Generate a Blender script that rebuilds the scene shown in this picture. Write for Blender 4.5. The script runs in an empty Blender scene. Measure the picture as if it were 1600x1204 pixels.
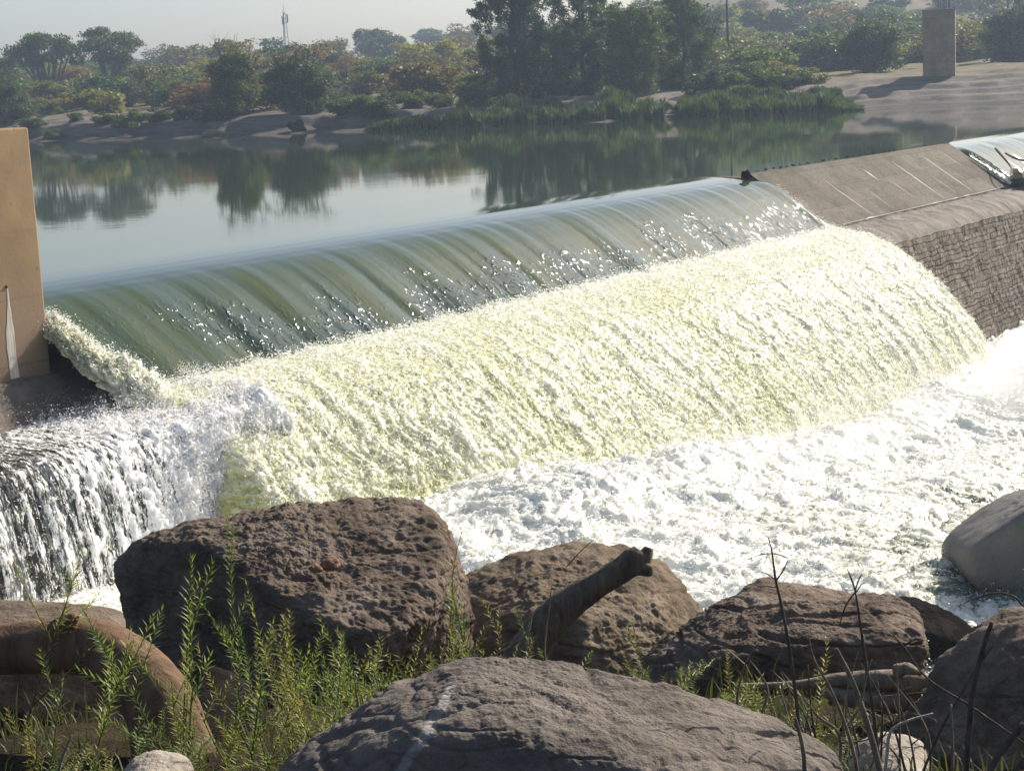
import bpy, bmesh, math, random
import numpy as np
from mathutils import Vector, Matrix

rng = np.random.default_rng(7)
random.seed(7)
scene = bpy.context.scene
COL = scene.collection

# ------------------------------------------------------------------ camera model (eye 3.5 m above the upper pool)
FPX, ROLL, EYE = 2800.0, 0.05, 3.5
PITCH = math.atan(469 / FPX)
CF = np.array([0, math.cos(PITCH), -math.sin(PITCH)])
_U0 = np.array([0, math.sin(PITCH), math.cos(PITCH)]); _R0 = np.array([1., 0, 0])
CR = math.cos(ROLL) * _R0 - math.sin(ROLL) * _U0
CU = math.cos(ROLL) * _U0 + math.sin(ROLL) * _R0
CP = np.array([0, 0, EYE])

def ray(x, y):
    return CF + CR * (x - 800) / FPX - CU * (y - 602) / FPX

def at(x, y, d):
    """point d metres in front of the eye on the sight line through photo point x, y"""
    return CP + ray(x, y) * d

def onz(x, y, z):
    r = ray(x, y)
    return CP + r * ((z - EYE) / r[2])

cam = bpy.data.cameras.new('camera')
camo = bpy.data.objects.new('camera', cam); COL.objects.link(camo)
M = Matrix(((CR[0], CU[0], -CF[0], 0), (CR[1], CU[1], -CF[1], 0), (CR[2], CU[2], -CF[2], EYE), (0, 0, 0, 1)))
camo.matrix_world = M
cam.sensor_width = 36; cam.lens = 36 * FPX / 1600; cam.clip_start = 0.1; cam.clip_end = 6000
scene.camera = camo

# weir frame: T along the crest (away from the camera to the right), S downstream
A0 = np.array([-9.12, 35.31, 0.0])
WU = np.array([0.5548, 0.8320, 0.0]); WN = np.array([0.8320, -0.5548, 0.0])

def W(t, s, z):
    t, s, z = np.broadcast_arrays(np.asarray(t, float), np.asarray(s, float), np.asarray(z, float))
    return A0 + t[..., None] * WU + s[..., None] * WN + z[..., None] * np.array([0, 0, 1.])

# ------------------------------------------------------------------ noise
_perm = np.random.default_rng(3).permutation(256)
_perm = np.concatenate([_perm, _perm, _perm])
_g = np.random.default_rng(4).normal(size=(256, 3)); _g /= np.linalg.norm(_g, axis=1)[:, None]

def perlin(P):
    P = np.asarray(P, float).reshape(-1, 3)
    i = np.floor(P).astype(np.int64); f = P - i; i &= 255
    w = f * f * f * (f * (f * 6 - 15) + 10)
    out = 0
    for dx in (0, 1):
        wx = w[:, 0] if dx else 1 - w[:, 0]
        a = _perm[i[:, 0] + dx]
        for dy in (0, 1):
            wy = w[:, 1] if dy else 1 - w[:, 1]
            b = _perm[a + i[:, 1] + dy]
            for dz in (0, 1):
                wz = w[:, 2] if dz else 1 - w[:, 2]
                g = _g[_perm[b + i[:, 2] + dz]]
                out = out + wx * wy * wz * (g[:, 0] * (f[:, 0] - dx) + g[:, 1] * (f[:, 1] - dy) + g[:, 2] * (f[:, 2] - dz))
    return out * 1.6

def fbm(P, octv=4, gain=0.5, lac=2.03):
    P = np.asarray(P, float).reshape(-1, 3); a = 1; o = 0
    for k in range(octv):
        o = o + a * perlin(P + 17.3 * k); P = P * lac; a *= gain
    return o

def billow(P, octv=4, gain=0.5, lac=2.1):
    P = np.asarray(P, float).reshape(-1, 3); a = 1; o = 0
    for k in range(octv):
        o = o + a * np.abs(perlin(P + 9.7 * k)); P = P * lac; a *= gain
    return o

def sm(x, a, b):
    x = np.clip((np.asarray(x, float) - a) / (b - a), 0, 1)
    return x * x * (3 - 2 * x)

# ------------------------------------------------------------------ object helpers
def tag(o, label=None, cat=None, group=None, kind=None):
    if label: o['label'] = label
    if cat: o['category'] = cat
    if group: o['group'] = group
    if kind: o['kind'] = kind
    return o

def empty(name, loc=(0, 0, 0), rz=0.0, parent=None):
    o = bpy.data.objects.new(name, None); COL.objects.link(o)
    o.location = loc; o.rotation_euler = (0, 0, rz); o.empty_display_size = 0.2
    if parent: o.parent = parent
    return o

def mesh(name, V, Fc, mat, parent=None, smooth=True, attrs=None, uv=None):
    """V n x 3, Fc m x k array, or a list of such arrays with different k"""
    V = np.ascontiguousarray(V, dtype=np.float32).reshape(-1, 3)
    Fs = [np.asarray(x, dtype=np.int32) for x in (Fc if isinstance(Fc, list) else [Fc]) if len(x)]
    me = bpy.data.meshes.new(name)
    me.vertices.add(len(V)); me.vertices.foreach_set('co', V.ravel())
    loops = np.concatenate([x.ravel() for x in Fs])
    tot = np.concatenate([np.full(len(x), x.shape[1], np.int32) for x in Fs])
    start = np.concatenate([[0], np.cumsum(tot)[:-1]]).astype(np.int32)
    me.loops.add(len(loops)); me.loops.foreach_set('vertex_index', loops)
    me.polygons.add(len(tot)); me.polygons.foreach_set('loop_start', start)
    me.polygons.foreach_set('use_smooth', np.full(len(tot), smooth))
    me.update(calc_edges=True)
    if attrs:
        for k, v in attrs.items():
            a = me.attributes.new(k, 'FLOAT', 'POINT'); a.data.foreach_set('value', np.ascontiguousarray(v, dtype=np.float32).ravel())
    if uv is not None:
        l = me.uv_layers.new(name='uv'); l.data.foreach_set('uv', np.ascontiguousarray(np.asarray(uv, np.float32)[loops]).ravel())
    me.validate()
    o = bpy.data.objects.new(name, me); COL.objects.link(o)
    if mat: me.materials.append(mat)
    if parent: o.parent = parent
    return o

def grid_faces(nu, nv):
    i = np.arange(nu - 1)[:, None] * nv + np.arange(nv - 1)[None, :]
    i = i.ravel()
    return np.stack([i, i + nv, i + nv + 1, i + 1], 1)

class MB:
    """collects shapes into one mesh"""
    def __init__(s): s.V = []; s.F = {}; s.n = 0
    def add(s, V, F):
        V = np.asarray(V, float).reshape(-1, 3); F = np.asarray(F, int)
        s.V.append(V); s.F.setdefault(F.shape[1], []).append(F + s.n); s.n += len(V); return s
    def box(s, c, size, rz=0.0, bev=0.0):
        hx, hy, hz = np.asarray(size) / 2
        if bev <= 0:
            P = np.array([[x, y, z] for x in (-hx, hx) for y in (-hy, hy) for z in (-hz, hz)])
            F = [[0, 1, 3, 2], [4, 6, 7, 5], [0, 4, 5, 1], [2, 3, 7, 6], [0, 2, 6, 4], [1, 5, 7, 3]]
            fs = {4: F}
        else:
            bm = bmesh.new(); bmesh.ops.create_cube(bm, size=1)
            for v in bm.verts: v.co = (v.co.x * size[0], v.co.y * size[1], v.co.z * size[2])
            bmesh.ops.bevel(bm, geom=bm.edges[:], offset=bev, segments=2, affect='EDGES', profile=0.6)
            bm.verts.ensure_lookup_table()
            P = np.array([v.co[:] for v in bm.verts]); fs = {}
            for f in bm.faces: fs.setdefault(len(f.verts), []).append([v.index for v in f.verts])
            bm.free()
        c_, s_ = math.cos(rz), math.sin(rz)
        P = P @ np.array([[c_, s_, 0], [-s_, c_, 0], [0, 0, 1]]) + np.asarray(c)
        n0 = s.n; s.V.append(P); s.n += len(P)
        for k, F in fs.items(): s.F.setdefault(k, []).append(np.asarray(F) + n0)
        return s
    def tube(s, pts, rad, sides=6, cap=True):
        pts = np.asarray(pts, float); rad = np.broadcast_to(np.asarray(rad, float), (len(pts),))
        tan = np.gradient(pts, axis=0); tan /= np.linalg.norm(tan, axis=1)[:, None] + 1e-9
        ref = np.array([0, 0, 1.]) if abs(tan[0][2]) < 0.9 else np.array([1., 0, 0])
        a = np.cross(ref, tan[0]); a /= np.linalg.norm(a)
        ang = np.arange(sides) * 2 * math.pi / sides; R = []
        for p, t, r in zip(pts, tan, rad):
            a = a - t * (a @ t); a /= np.linalg.norm(a) + 1e-9; b = np.cross(t, a)
            R.append(p + r * (np.cos(ang)[:, None] * a + np.sin(ang)[:, None] * b))
        V = np.concatenate(R); n = len(pts)
        i = np.arange(n - 1)[:, None] * sides; j = np.arange(sides)[None]; j2 = (j + 1) % sides
        F = np.stack([i + j, i + j2, i + sides + j2, i + sides + j], -1).reshape(-1, 4)
        n0 = s.n; s.V.append(V); s.n += len(V); s.F.setdefault(4, []).append(F + n0)
        if cap:
            s.F.setdefault(sides, []).append(np.array([np.arange(sides)[::-1], (n - 1) * sides + np.arange(sides)]) + n0)
        return s
    def build(s, name, mat, parent=None, smooth=True, attrs=None):
        return mesh(name, np.concatenate(s.V), [np.concatenate(f) for f in s.F.values()], mat, parent, smooth, attrs)

def copy_tree(o, parent=None):
    c = o.copy(); COL.objects.link(c)
    if parent: c.parent = parent
    for ch in list(o.children): copy_tree(ch, c)
    return c

# ------------------------------------------------------------------ materials
class NT:
    def __init__(s, name):
        s.m = bpy.data.materials.new(name); s.m.use_nodes = True; s.t = s.m.node_tree; s.t.nodes.clear()
        s.out = s.n('ShaderNodeOutputMaterial')
    def n(s, typ, **kw):
        x = s.t.nodes.new(typ)
        for k, v in kw.items(): setattr(x, k, v)
        return x
    def l(s, a, b): s.t.links.new(a, b)
    def put(s, sock, v):
        if isinstance(v, bpy.types.NodeSocket): s.l(v, sock)
        elif isinstance(v, (tuple, list)) and len(v) == 3 and sock.type == 'RGBA': sock.default_value = (*v, 1)
        else: sock.default_value = v
    def coord(s, kind='Object'): return s.n('ShaderNodeTexCoord').outputs[kind]
    def mapping(s, vec, scale=(1, 1, 1), rot=(0, 0, 0), loc=(0, 0, 0)):
        m = s.n('ShaderNodeMapping'); s.l(vec, m.inputs['Vector']); m.inputs['Scale'].default_value = scale
        m.inputs['Rotation'].default_value = rot; m.inputs['Location'].default_value = loc; return m.outputs[0]
    def noise(s, vec, scale, detail=4, rough=0.55, dist=0.0, out='Fac'):
        x = s.n('ShaderNodeTexNoise'); s.l(vec, x.inputs['Vector']); x.inputs['Scale'].default_value = scale
        x.inputs['Detail'].default_value = detail; x.inputs['Roughness'].default_value = rough; x.inputs['Distortion'].default_value = dist
        return x.outputs[out]
    def voro(s, vec, scale, feature='F1', out='Distance'):
        x = s.n('ShaderNodeTexVoronoi', feature=feature); s.l(vec, x.inputs['Vector']); x.inputs['Scale'].default_value = scale
        return x.outputs[out]
    def ramp(s, fac, stops):
        x = s.n('ShaderNodeValToRGB'); s.put(x.inputs[0], fac); e = x.color_ramp.elements
        while len(e) < len(stops): e.new(0.5)
        for i, (p, c) in enumerate(stops):
            e[i].position = p; e[i].color = (*c, 1) if isinstance(c, (tuple, list)) else (c, c, c, 1)
        return x.outputs[0]
    def mix(s, fac, a, b, typ='MIX'):
        x = s.n('ShaderNodeMix', data_type='RGBA', blend_type=typ)
        s.put(x.inputs['Factor'], fac); s.put(x.inputs['A'], a); s.put(x.inputs['B'], b); return x.outputs['Result']
    def math(s, op, a, b=0.0, clamp=False):
        x = s.n('ShaderNodeMath', operation=op, use_clamp=clamp); s.put(x.inputs[0], a); s.put(x.inputs[1], b); return x.outputs[0]
    def attr(s, name): return s.n('ShaderNodeAttribute', attribute_name=name).outputs['Fac']
    def bump(s, h, strength=0.5, dist=0.05, normal=None):
        x = s.n('ShaderNodeBump'); x.inputs['Strength'].default_value = strength; x.inputs['Distance'].default_value = dist
        s.put(x.inputs['Height'], h)
        if normal: s.l(normal, x.inputs['Normal'])
        return x.outputs[0]
    def bsdf(s, color, rough=0.8, normal=None, **kw):
        x = s.n('ShaderNodeBsdfPrincipled'); s.put(x.inputs['Base Color'], color); s.put(x.inputs['Roughness'], rough)
        if normal: s.l(normal, x.inputs['Normal'])
        for k, v in kw.items(): s.put(x.inputs[k.replace('_', ' ')], v)
        return x.outputs[0]
    def mixs(s, fac, a, b):
        x = s.n('ShaderNodeMixShader'); s.put(x.inputs[0], fac); s.l(a, x.inputs[1]); s.l(b, x.inputs[2]); return x.outputs[0]
    def done(s, sh): s.l(sh, s.out.inputs['Surface']); return s.m

def rock_mat(name, base, dark, light, sc=1.0, bump=0.6, lichen=None, spec=0.08):
    k = NT(name); c = k.coord()
    n1 = k.noise(c, 2.2 * sc, 6, 0.6); n2 = k.noise(c, 16 * sc, 6, 0.7); n3 = k.noise(c, 70 * sc, 3, 0.7)
    col = k.ramp(n1, [(0.3, dark), (0.5, base), (0.72, light)])
    col = k.mix(0.55, col, k.ramp(n2, [(0.3, 0.55), (0.5, 0.9), (0.7, 1.0)]), 'MULTIPLY')
    col = k.mix(k.ramp(n3, [(0.62, 0.0), (0.72, 0.55)]), col, light)
    if lichen:
        col = k.mix(k.ramp(k.noise(c, 5 * sc, 5, 0.7), [(0.56, 0.0), (0.66, 0.7)]), col, lichen)
    vor = k.voro(k.mix(0.12, c, k.noise(c, 6 * sc, 3, out='Color')), 22 * sc)
    h = k.math('ADD', k.math('MULTIPLY', n2, 1.4), k.math('ADD', k.math('MULTIPLY', n3, 0.4), k.math('MULTIPLY', vor, 0.35)))
    return k.done(k.bsdf(col, 0.92, k.bump(h, bump, 0.03 / sc), Specular_IOR_Level=spec))

def leaf_mat(name, rough=0.55, trans=0.4, vary=0.32):
    k = NT(name); oi = k.n('ShaderNodeObjectInfo'); g = k.n('ShaderNodeNewGeometry')
    v = k.ramp(g.outputs['Random Per Island'], [(0.0, 1 - vary), (0.6, 1.0), (1.0, 1 + vary)])
    col = k.mix(1.0, oi.outputs['Color'], v, 'MULTIPLY')
    col = k.mix(k.ramp(k.noise(k.coord(), 0.55, 3), [(0.4, 0.0), (0.7, 0.45)]), col, k.mix(1.0, oi.outputs['Color'], (1.7, 1.45, 0.75), 'MULTIPLY'))
    d = k.bsdf(col, rough, Specular_IOR_Level=0.3)
    t = k.n('ShaderNodeBsdfTranslucent'); k.l(k.mix(1.0, col, (1.3, 1.35, 0.6), 'MULTIPLY'), t.inputs['Color'])
    return k.done(k.mixs(trans, d, t.outputs[0]))

def bark_mat(name, c1, c2, sc=1.0):
    k = NT(name); c = k.mapping(k.coord(), (9 * sc, 9 * sc, 1.6 * sc)); n = k.noise(c, 1.5, 6, 0.65, 0.5)
    return k.done(k.bsdf(k.ramp(n, [(0.35, c1), (0.65, c2)]), 0.9, k.bump(n, 0.8, 0.03), Specular_IOR_Level=0.2))

def foam_shader(k, white, tint, frothsock, sparkle=0.25, sss=0.06):
    col = k.mix(frothsock, tint, white)
    x = k.n('ShaderNodeBsdfPrincipled', subsurface_method='RANDOM_WALK'); k.l(col, x.inputs['Base Color'])
    x.inputs['Subsurface Weight'].default_value = 1.0; x.inputs['Subsurface Radius'].default_value = (1.0, 1.0, 0.8); x.inputs['Subsurface Scale'].default_value = sss
    x.inputs['Roughness'].default_value = 0.3; x.inputs['IOR'].default_value = 1.33; x.inputs['Specular IOR Level'].default_value = sparkle * 2
    return x.outputs[0]

def mat_foam():
    k = NT('froth'); c = k.coord('UV'); f = k.attr('froth')
    n = k.noise(k.mapping(c, (1, 0.55, 1)), 15, 3, 0.7)
    fr = k.math('ADD', f, k.math('MULTIPLY', k.math('SUBTRACT', n, 0.5), 1.7), True)
    return k.done(foam_shader(k, (0.93, 0.92, 0.82), (0.54, 0.545, 0.19), fr))

def mat_pool():
    k = NT('churned_water'); f = k.attr('froth'); c = k.coord()
    n = k.noise(c, 7, 5, 0.75, 0.8)
    fr = k.math('ADD', f, k.math('MULTIPLY', k.math('SUBTRACT', n, 0.5), 1.5), True)
    foam = foam_shader(k, (0.94, 0.92, 0.83), (0.50, 0.50, 0.34), fr, sss=0.08)
    wat = k.bsdf((0.16, 0.18, 0.13), 0.12, k.bump(k.noise(c, 9, 4), 0.5, 0.05), IOR=1.33)
    w = k.ramp(fr, [(0.12, 0.0), (0.32, 1.0)])
    return k.done(k.mixs(w, wat, foam))

def mat_ledge():
    k = NT('thin_falling_water'); f = k.attr('froth')
    uv = k.coord('UV')
    st = k.noise(k.mapping(uv, (5.0, 0.55, 1)), 2.2, 5, 0.7, 0.8)
    st2 = k.noise(k.mapping(uv, (5.0, 1.6, 1)), 6.0, 4, 0.7, 1.2)
    v = k.math('ADD', f, k.math('ADD', k.math('MULTIPLY', k.math('SUBTRACT', st, 0.5), 2.2), k.math('MULTIPLY', k.math('SUBTRACT', st2, 0.5), 1.6)))
    m = k.ramp(v, [(0.42, 0.0), (0.62, 1.0)])
    foam = foam_shader(k, (0.93, 0.93, 0.90), (0.70, 0.72, 0.55), m, 0.5)
    tr = k.n('ShaderNodeBsdfTransparent'); tr.inputs[0].default_value = (0.8, 0.82, 0.78, 1)
    gl = k.n('ShaderNodeBsdfGlossy'); gl.inputs['Roughness'].default_value = 0.12
    k.l(k.bump(st2, 0.8, 0.05), gl.inputs['Normal'])
    fr = k.n('ShaderNodeFresnel'); fr.inputs[0].default_value = 1.33
    return k.done(k.mixs(m, k.mixs(fr.outputs[0], tr.outputs[0], gl.outputs[0]), foam))

def mat_river():
    k = NT('still_green_water'); c = k.coord()
    n = k.noise(k.mapping(c, (0.5, 1.6, 1), (0, 0, 0.0)), 1.3, 3, 0.5)
    n2 = k.noise(k.mapping(c, (0.05, 0.12, 1)), 1.0, 3, 0.5)
    h = k.math('ADD', k.math('MULTIPLY', n, 0.25), n2)
    col = k.ramp(k.noise(c, 0.06, 3), [(0.35, (0.030, 0.050, 0.032)), (0.7, (0.045, 0.065, 0.030))])
    return k.done(k.bsdf(col, 0.025, k.bump(h, 0.16, 0.035), IOR=1.33))

def mat_overflow():
    k = NT('gliding_green_water'); uv = k.coord('UV')   # u along the crest, v down the face (metres)
    s1 = k.noise(k.mapping(uv, (1.5, 0.12, 1)), 1.0, 3, 0.55, 0.2)
    s2 = k.noise(k.mapping(uv, (4.2, 0.22, 1)), 1.0, 2, 0.5, 0.3)
    st = k.math('ADD', k.math('MULTIPLY', s1, 0.6), k.math('MULTIPLY', s2, 0.4))
    col = k.ramp(st, [(0.36, (0.056, 0.072, 0.014)), (0.5, (0.048, 0.072, 0.034)), (0.64, (0.068, 0.108, 0.100))])
    # beads of broken water that catch the sun on the lower half
    bd = k.noise(k.mapping(uv, (6.5, 4.5, 1)), 1.0, 2, 0.55, 0.4)
    bd = k.math('MULTIPLY', k.math('MAXIMUM', k.math('SUBTRACT', bd, 0.53), 0.0), k.attr('ripple'))
    fl = k.attr('flow')
    soft = k.noise(k.mapping(uv, (5.0, 1.1, 1)), 1.0, 2, 0.5, 0.5)
    h = k.math('ADD', k.math('MULTIPLY', k.math('MULTIPLY', st, 0.12), fl), k.math('ADD', k.math('MULTIPLY', bd, 0.95), k.math('MULTIPLY', k.math('MULTIPLY', soft, 0.05), k.attr('ripple'))))
    col = k.mix(fl, (0.040, 0.058, 0.032), col)
    col = k.mix(k.math('MULTIPLY', k.attr('ripple'), 0.45, True), col, (0.036, 0.062, 0.060))
    rg = k.math('ADD', 0.05, k.math('MULTIPLY', k.math('MULTIPLY', bd, 14.0, True), 0.12))
    return k.done(k.bsdf(col, rg, k.bump(h, 0.9, 0.16), IOR=1.33))

def mat_concrete(name, base, dark, light, streak=0.0, sc=1.0, wet=0.0, bump=0.4):
    k = NT(name); c = k.coord()
    n1 = k.noise(c, 0.9 * sc, 6, 0.65); n2 = k.noise(c, 7 * sc, 6, 0.7); n3 = k.noise(c, 45 * sc, 3, 0.6)
    col = k.ramp(n1, [(0.3, dark), (0.52, base), (0.75, light)])
    col = k.mix(0.5, col, k.ramp(n2, [(0.28, 0.5), (0.5, 0.95), (0.7, 1.0)]), 'MULTIPLY')
    if streak:
        st = k.noise(k.mapping(c, (3.2, 3.2, 0.12)), 1.0, 5, 0.7)
        col = k.mix(k.ramp(st, [(0.55, 0.0), (0.75, streak)]), col, dark)
    pit = k.ramp(k.voro(c, 9 * sc), [(0.0, 0.0), (0.12, 1.0)])
    h = k.math('ADD', k.math('MULTIPLY', n2, 0.8), k.math('ADD', k.math('MULTIPLY', n3, 0.3), k.math('MULTIPLY', pit, 0.2)))
    return k.done(k.bsdf(col, 0.85 - wet, k.bump(h, bump, 0.03), Specular_IOR_Level=0.25 + wet * 0.6))

# ------------------------------------------------------------------ light, sky
AZ = math.radians(46); EL = math.radians(33)     # sun to the right, a little beyond the weir
SUN = Vector((math.cos(AZ) * math.cos(EL), math.sin(AZ) * math.cos(EL), math.sin(EL)))
sl = bpy.data.lights.new('sun', 'SUN'); sl.energy = 5.0; sl.angle = math.radians(0.5); sl.color = (1.0, 0.93, 0.82)
so = bpy.data.objects.new('sun', sl); COL.objects.link(so); so.rotation_euler = SUN.to_track_quat('Z', 'Y').to_euler()
so.location = (60, 40, 60)
world = bpy.data.worlds.new('World'); scene.world = world; world.use_nodes = True
nt = world.node_tree; nt.nodes.clear()
sky = nt.nodes.new('ShaderNodeTexSky'); sky.sky_type = 'NISHITA'; sky.sun_disc = False
sky.sun_elevation = EL; sky.sun_rotation = math.pi / 2 - AZ
sky.altitude = 300; sky.air_density = 1.0; sky.dust_density = 3.2; sky.ozone_density = 1.9
bg = nt.nodes.new('ShaderNodeBackground'); bg.inputs['Strength'].default_value = 0.084
wo = nt.nodes.new('ShaderNodeOutputWorld')
nt.links.new(sky.outputs[0], bg.inputs[0]); nt.links.new(bg.outputs[0], wo.inputs[0])
vs = scene.view_settings; vs.view_transform = 'Standard'; vs.look = 'None'; vs.exposure = 0.62; vs.gamma = 1; vs.use_curve_mapping = False
scene.cycles.use_denoising = True
scene.cycles.max_bounces = 8; scene.cycles.diffuse_bounces = 3; scene.cycles.glossy_bounces = 3
scene.cycles.transmission_bounces = 3; scene.cycles.transparent_max_bounces = 12; scene.cycles.volume_bounces = 1
scene.cycles.sample_clamp_indirect = 6; scene.cycles.caustics_reflective = False; scene.cycles.caustics_refractive = False

# ------------------------------------------------------------------ shared materials
M_leaf = leaf_mat('leaf'); M_herb = leaf_mat('herb_leaf', 0.5, 0.45, 0.35)
M_bark = bark_mat('bark', (0.05, 0.04, 0.032), (0.13, 0.105, 0.085)); M_reed = leaf_mat('reed', 0.6, 0.16, 0.6)
M_foam = mat_foam(); M_pool = mat_pool(); M_ledgew = mat_ledge(); M_river = mat_river(); M_over = mat_overflow()
M_conc = mat_concrete('sloping_concrete', (0.19, 0.165, 0.128), (0.105, 0.092, 0.07), (0.26, 0.23, 0.18), 0.25, 1.0, 0.0, 1.0)
M_tan = mat_concrete('tan_concrete', (0.56, 0.40, 0.20), (0.42, 0.29, 0.14), (0.62, 0.46, 0.25), 0.35)
M_wet = mat_concrete('wet_rough_concrete', (0.17, 0.155, 0.135), (0.08, 0.073, 0.063), (0.25, 0.23, 0.20), 0.0, 1.4, 0.35, 0.9)
M_cap = mat_concrete('rough_mortar', (0.19, 0.155, 0.125), (0.10, 0.082, 0.065), (0.27, 0.225, 0.185), 0.0, 1.6, 0.0, 1.0)
M_metal = NT('grey_metal'); M_metal = M_metal.done(M_metal.bsdf((0.20, 0.20, 0.21), 0.5, Metallic=0.6))
M_rust = NT('rusty_steel'); M_rust = M_rust.done(M_rust.bsdf((0.06, 0.04, 0.03), 0.8))

#@@SETTING
# ------------------------------------------------------------------ far bank and hills
DWX = [-1500, 0, 150, 300, 450, 600, 800, 1050, 1350, 1600, 3200]
DWD = [230, 205, 186, 175, 168, 164, 157, 154, 150, 148, 140]

def xa_of(x, y): return x / y * FPX + 800

def bank_z(x, y):
    x = np.asarray(x, float); y = np.asarray(y, float)
    xa = xa_of(x, y)
    w = 1.6 * perlin(np.stack([xa * 0.02, y * 0, y * 0 + 5.5], -1)).reshape(x.shape)
    e = y - np.interp(xa, DWX, DWD) + w
    zl = np.interp(e + 1.5 * w, [-60, -6, 0, 4, 6, 7.2, 11, 15, 30, 100, 250, 700], [-4, -0.6, -0.03, 0.25, 0.5, 1.45, 1.75, 2.0, 2.3, 4.2, 8.0, 13.0])
    zr = np.interp(e, [-60, -6, 0, 4, 9, 14, 19, 30, 100, 250, 700], [-4, -0.6, -0.03, 0.55, 1.4, 2.1, 2.5, 2.65, 4.2, 8.0, 13.0])
    k = sm(xa, 1270, 1400)
    z = zl * (1 - k) + zr * k
    z = z + 24 * sm(e, 170, 480) * sm(xa, 820, 1300) + 6 * sm(e, 150, 400) * sm(xa, 400, 700)
    P = np.stack([x * 0.16, y * 0.16, x * 0], -1)
    n = fbm(P, 3).reshape(x.shape)
    z = z + n * 0.22 * sm(e, 0, 8) + n * 0.05
    # low erosion steps on the sand
    ter = (0.05 + 0.06 * k) * np.sin(z * (17 - 5 * k) + 2 * perlin(P * 0.7).reshape(x.shape)) * sm(e, 0.3, 2) * (1 - sm(e, 16, 24))
    return z + ter

def ground_pt(px, d):
    """far ground under photo column px, d metres out"""
    x = (px - 800) / FPX * d
    # columns lean a little with the camera roll
    for _ in range(3):
        z = float(bank_z(np.array([x]), np.array([d]))[0])
        v = np.array([x, d, z]) - CP; w = v @ CF
        x += (px - (800 + FPX * (v @ CR) / w)) / FPX * d
    return np.array([x, d, float(bank_z(np.array([x]), np.array([d]))[0])])

xs = np.concatenate([np.linspace(-1600, -60, 60), np.linspace(-40, 1640, 420), np.linspace(1660, 3400, 60)])
dd = np.concatenate([np.linspace(118, 144, 8), np.linspace(145, 230, 190), np.geomspace(231, 1000, 60)])
X = (xs[:, None] - 800) / FPX * dd[None]; Y = np.broadcast_to(dd[None], X.shape)
Z = bank_z(X.ravel(), Y.ravel())
def mat_bank():
    k = NT('sand_and_dry_grass'); c = k.coord(); sep = k.n('ShaderNodeSeparateXYZ'); k.l(c, sep.inputs[0])
    n = k.noise(c, 0.12, 5, 0.6); n2 = k.noise(c, 1.4, 5, 0.7); n3 = k.noise(k.mapping(c, (0.25, 0.25, 5)), 1.2, 4, 0.6)
    sand = k.ramp(n3, [(0.3, (0.095, 0.078, 0.064)), (0.6, (0.165, 0.138, 0.116))])
    grass = k.ramp(n2, [(0.3, (0.085, 0.085, 0.040)), (0.6, (0.18, 0.135, 0.07))])
    hgt = k.math('ADD', sep.outputs[2], k.math('MULTIPLY', k.math('SUBTRACT', n, 0.5), 3.0))
    m = k.n('ShaderNodeMapRange'); k.l(hgt, m.inputs[0]); m.inputs[1].default_value = 1.7; m.inputs[2].default_value = 2.9
    col = k.mix(m.outputs[0], sand, grass)
    wet = k.n('ShaderNodeMapRange'); k.l(k.math('ADD', sep.outputs[2], k.math('MULTIPLY', n2, 0.4)), wet.inputs[0])
    wet.inputs[1].default_value = 0.35; wet.inputs[2].default_value = 0.9; wet.inputs[3].default_value = 0.45; wet.inputs[4].default_value = 1.0
    col = k.mix(1.0, col, wet.outputs[0], 'MULTIPLY')
    return k.done(k.bsdf(col, 0.92, k.bump(n2, 0.6, 0.2), Specular_IOR_Level=0.15))
M_bank = mat_bank()
o = mesh('far_bank_ground', np.stack([X.ravel(), Y.ravel(), Z], 1), grid_faces(len(xs), len(dd)), M_bank)
tag(o, kind='structure')

# ------------------------------------------------------------------ upper pool
TW1, TW2, TEND = 32.0, 51.7, 84.0
V = []; Fq = []
def wquad(t0, t1, s0, s1, z=0.0):
    n = len(V); V.extend(W([t0, t1, t1, t0], [s0, s0, s1, s1], z)); Fq.append([n, n + 3, n + 2, n + 1])
wquad(-420, 620, -520, -7)
wquad(-420, -1.2, -7, -2.0); wquad(TW1, TW2, -7, -0.12); wquad(TEND, 620, -7, -0.12)
o = mesh('river_water', np.array(V), np.array(Fq), M_river, smooth=False); tag(o, kind='structure')

# ------------------------------------------------------------------ gliding water over the crest
PS = np.array([-7.0, -2.4, -1.7, -1.1, -0.6, -0.2, 0.2, 0.5, 0.8, 1.2, 1.6, 2.0, 2.4, 2.8, 3.4])
PZ = np.array([0.0, 0.0, -0.008, -0.026, -0.056, -0.095, -0.165, -0.26, -0.39, -0.63, -0.92, -1.22, -1.53, -1.84, -2.30])

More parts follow.
